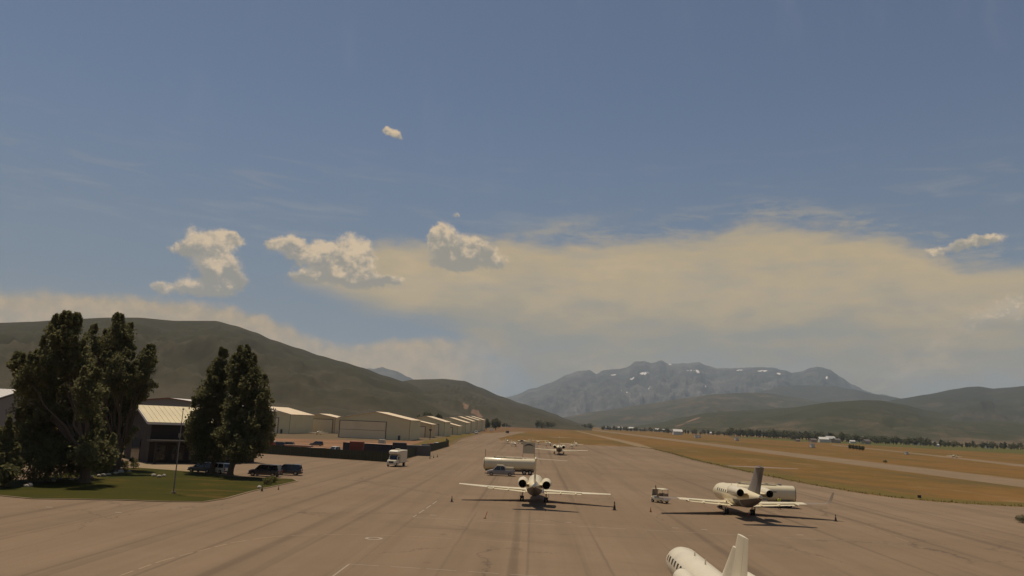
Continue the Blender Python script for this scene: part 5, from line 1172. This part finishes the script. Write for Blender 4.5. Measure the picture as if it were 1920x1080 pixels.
for k in range(5):
    h, w = 1.0, (0.62, 0.8, 1.0, 0.45, 0.9)[k]; cl = crown_tree_mesh('c', rng, h, w, 34, 14, 0.05); cl = [(c, r * 1.1) for c, r in cl]
    o = leaves_mesh('valley_tree', cl, 0.055, 'leaf_far', None, 16, rng); q = MB(); q.tube((0, 0, 0), (0, 0, 0.5), 0.03, 0.02, 5)
    me = o.data; bpy.data.objects.remove(o); bm = bmesh.new(); bm.from_mesh(me); vv = [bm.verts.new(p) for p in q.v]; me.materials.append(M['bark'])
    for f in q.f:
        nf = bm.faces.new([vv[i_] for i_ in f]); nf.material_index = 1
    bm.to_mesh(me); bm.free(); FT.append(me)
def far_tree(px, py, hpx, lab):
    b = G(px, py); s = hpx * b.y / F_PX; o = bpy.data.objects.new('valley_tree', rng.choice(FT)); COL.objects.link(o)
    o.location = (b.x, b.y, -0.04 * s); o.rotation_euler = (0, 0, rng.random() * 6.28); o.scale = (s * rng.uniform(0.9, 1.4), s * rng.uniform(0.9, 1.4), s)
    tag(o, lab, 'tree', lab)
def belt(x0, y0, x1, y1, n, h0, h1, lab):
    for k in range(n):
        u = (k + rng.random()) / n; far_tree(x0 + (x1 - x0) * u, y0 + (y1 - y0) * u + rng.uniform(-0.4, 0.5), rng.uniform(h0, h1), lab)
for a_ in ((940, 800.5, 1010, 801, 16, 5, 10, 'small dark tree in the row right of the last hangar'), (1005, 803, 1035, 804, 6, 8, 16, 'taller dark tree near the far end of the taxiway'), (1030, 801.5, 1110, 803.5, 14, 4, 9, 'small tree among the white specks of houses at the taxiway end'),
           (1095, 804.5, 1110, 805, 3, 9, 13, 'lone dark tree clump at the foot of the left spur'), (1125, 806, 1250, 811, 26, 5, 9, 'small tree in the thin belt at the far end of the runway'), (1240, 812, 1370, 817, 24, 6, 11, 'tree in the low belt behind the paired white cabinets'),
           (1365, 818, 1500, 824, 30, 13, 18, 'tall tree in the dark belt left of the white barns beyond the field'), (1480, 824, 1640, 831.5, 34, 12, 19, 'tall tree in the dark belt around the white barns'), (1640, 831.5, 1740, 836, 22, 11, 17, 'tree in the dark belt right of the white barns'),
           (1730, 836, 1930, 844.5, 34, 8, 15, 'tree in the belt at the far right edge of the valley'), (1420, 816.5, 1900, 836, 40, 7, 10, 'small tree farther back behind the right-hand belts'), (1140, 803.5, 1400, 813, 26, 3, 5, 'tiny tree in the farthest belt under the foothills')): belt(*a_)

# ------------------------------------------------------------------ painted lines on the apron, weeds on its rim
apron = bpy.data.objects['apron']
def pline(pts, w, m_='paint_white_line', zz=0.026, dash=None):
    P = [G(*p).to_2d() for p in pts]
    for i in range(len(P) - 1):
        d = (P[i + 1] - P[i]); L = d.length; d = d / L; n = Vector((-d.y, d.x)) * w / 2; s = 0.0
        step = dash or L
        while s < L - 0.01:
            e_ = min(L, s + step * (0.72 if dash else 1)); a, b = P[i] + d * s, P[i] + d * (e_ + (0.0 if dash else 0.02)); sheet('painted_line', [a + n, b + n, b - n, a - n], zz, m_, apron); s += step
pline([(819, 940), (775, 970)], 0.14, dash=5.0); pline([(775, 970.3), (960, 980.5), (1300, 999)], 0.12, dash=7.0); pline([(1300, 999), (1700, 1020)], 0.10, dash=9.0)
pline([(225, 1080), (300, 1053), (370, 1034.5), (435, 1018), (500, 1008), (560, 1004), (650, 1002.5)], 0.16, 'paint_yellow_line', dash=2.2); pline([(650, 1002.5), (760, 1005.5), (900, 1013), (1040, 1022)], 0.12, 'paint_yellow_line', dash=6.0)
pline([(620, 1084), (655, 1058)], 0.12); pline([(655.6, 1058.2), (800, 1067), (1010, 1081)], 0.10, dash=3.0)
pline([(1620, 985), (1712, 1020)], 0.12, 'paint_yellow_line', dash=5.0); pline([(1700, 955), (1920, 977)], 0.2, 'paint_yellow_line', dash=8)
for (px, py) in ((812, 966), (1010, 975.5), (1065, 979.5), (1266, 990), (1320, 993), (92, 951), (222, 961), (1500, 1003)):
    pline([(px - 6, py), (px + 6, py + 0.5)], 0.28)
c_ = G(701, 1010); ring_o, ring_i = 0.78, 0.50
q = MB(); N = 28; q.loft([[(math.cos(2 * math.pi * k / N) * r_ + c_.x, math.sin(2 * math.pi * k / N) * r_ + c_.y, 0.027) for k in range(N)] for r_ in (ring_i, ring_o)], False, False); q.build('painted_ring', 'paint_white_line', apron)
# runway lights and weeds
vs, fs = [], []; rng = random.Random(5)
edge = [G(*p) for p in ((1196, 838), (1225, 842), (1262, 851), (1300, 862), (1360, 876), (1420, 889), (1500, 905), (1560, 916), (1620, 926), (1680, 934), (1760, 941.5), (1850, 947.5), (1960, 953))]
for i in range(len(edge) - 1):
    L = (edge[i + 1] - edge[i]).length
    for _ in range(int(L * 12)):
        p = edge[i].lerp(edge[i + 1], rng.random()) + Vector((rng.gauss(0.3, 0.8), abs(rng.gauss(0, 2.2)) + 0.05, 0)); h = rng.uniform(0.08, 0.30) * (1.4 if rng.random() < 0.1 else 1); a = rng.random() * 3.14
        w = Vector((math.cos(a), math.sin(a), 0)) * h * 0.35; l = Vector((rng.gauss(0, 0.1), rng.gauss(0, 0.1), h)); k = len(vs); vs += [p - w, p + w, p + l]; fs.append((k, k + 1, k + 2))
me = bpy.data.meshes.new('edge_weeds'); me.from_pydata([tuple(v) for v in vs], [], fs); me.materials.append(M['leaf_shrub']); o = bpy.data.objects.new('edge_weeds', me); COL.objects.link(o); o['kind'] = 'stuff'; o['label'] = 'olive weeds along the edge of the apron'
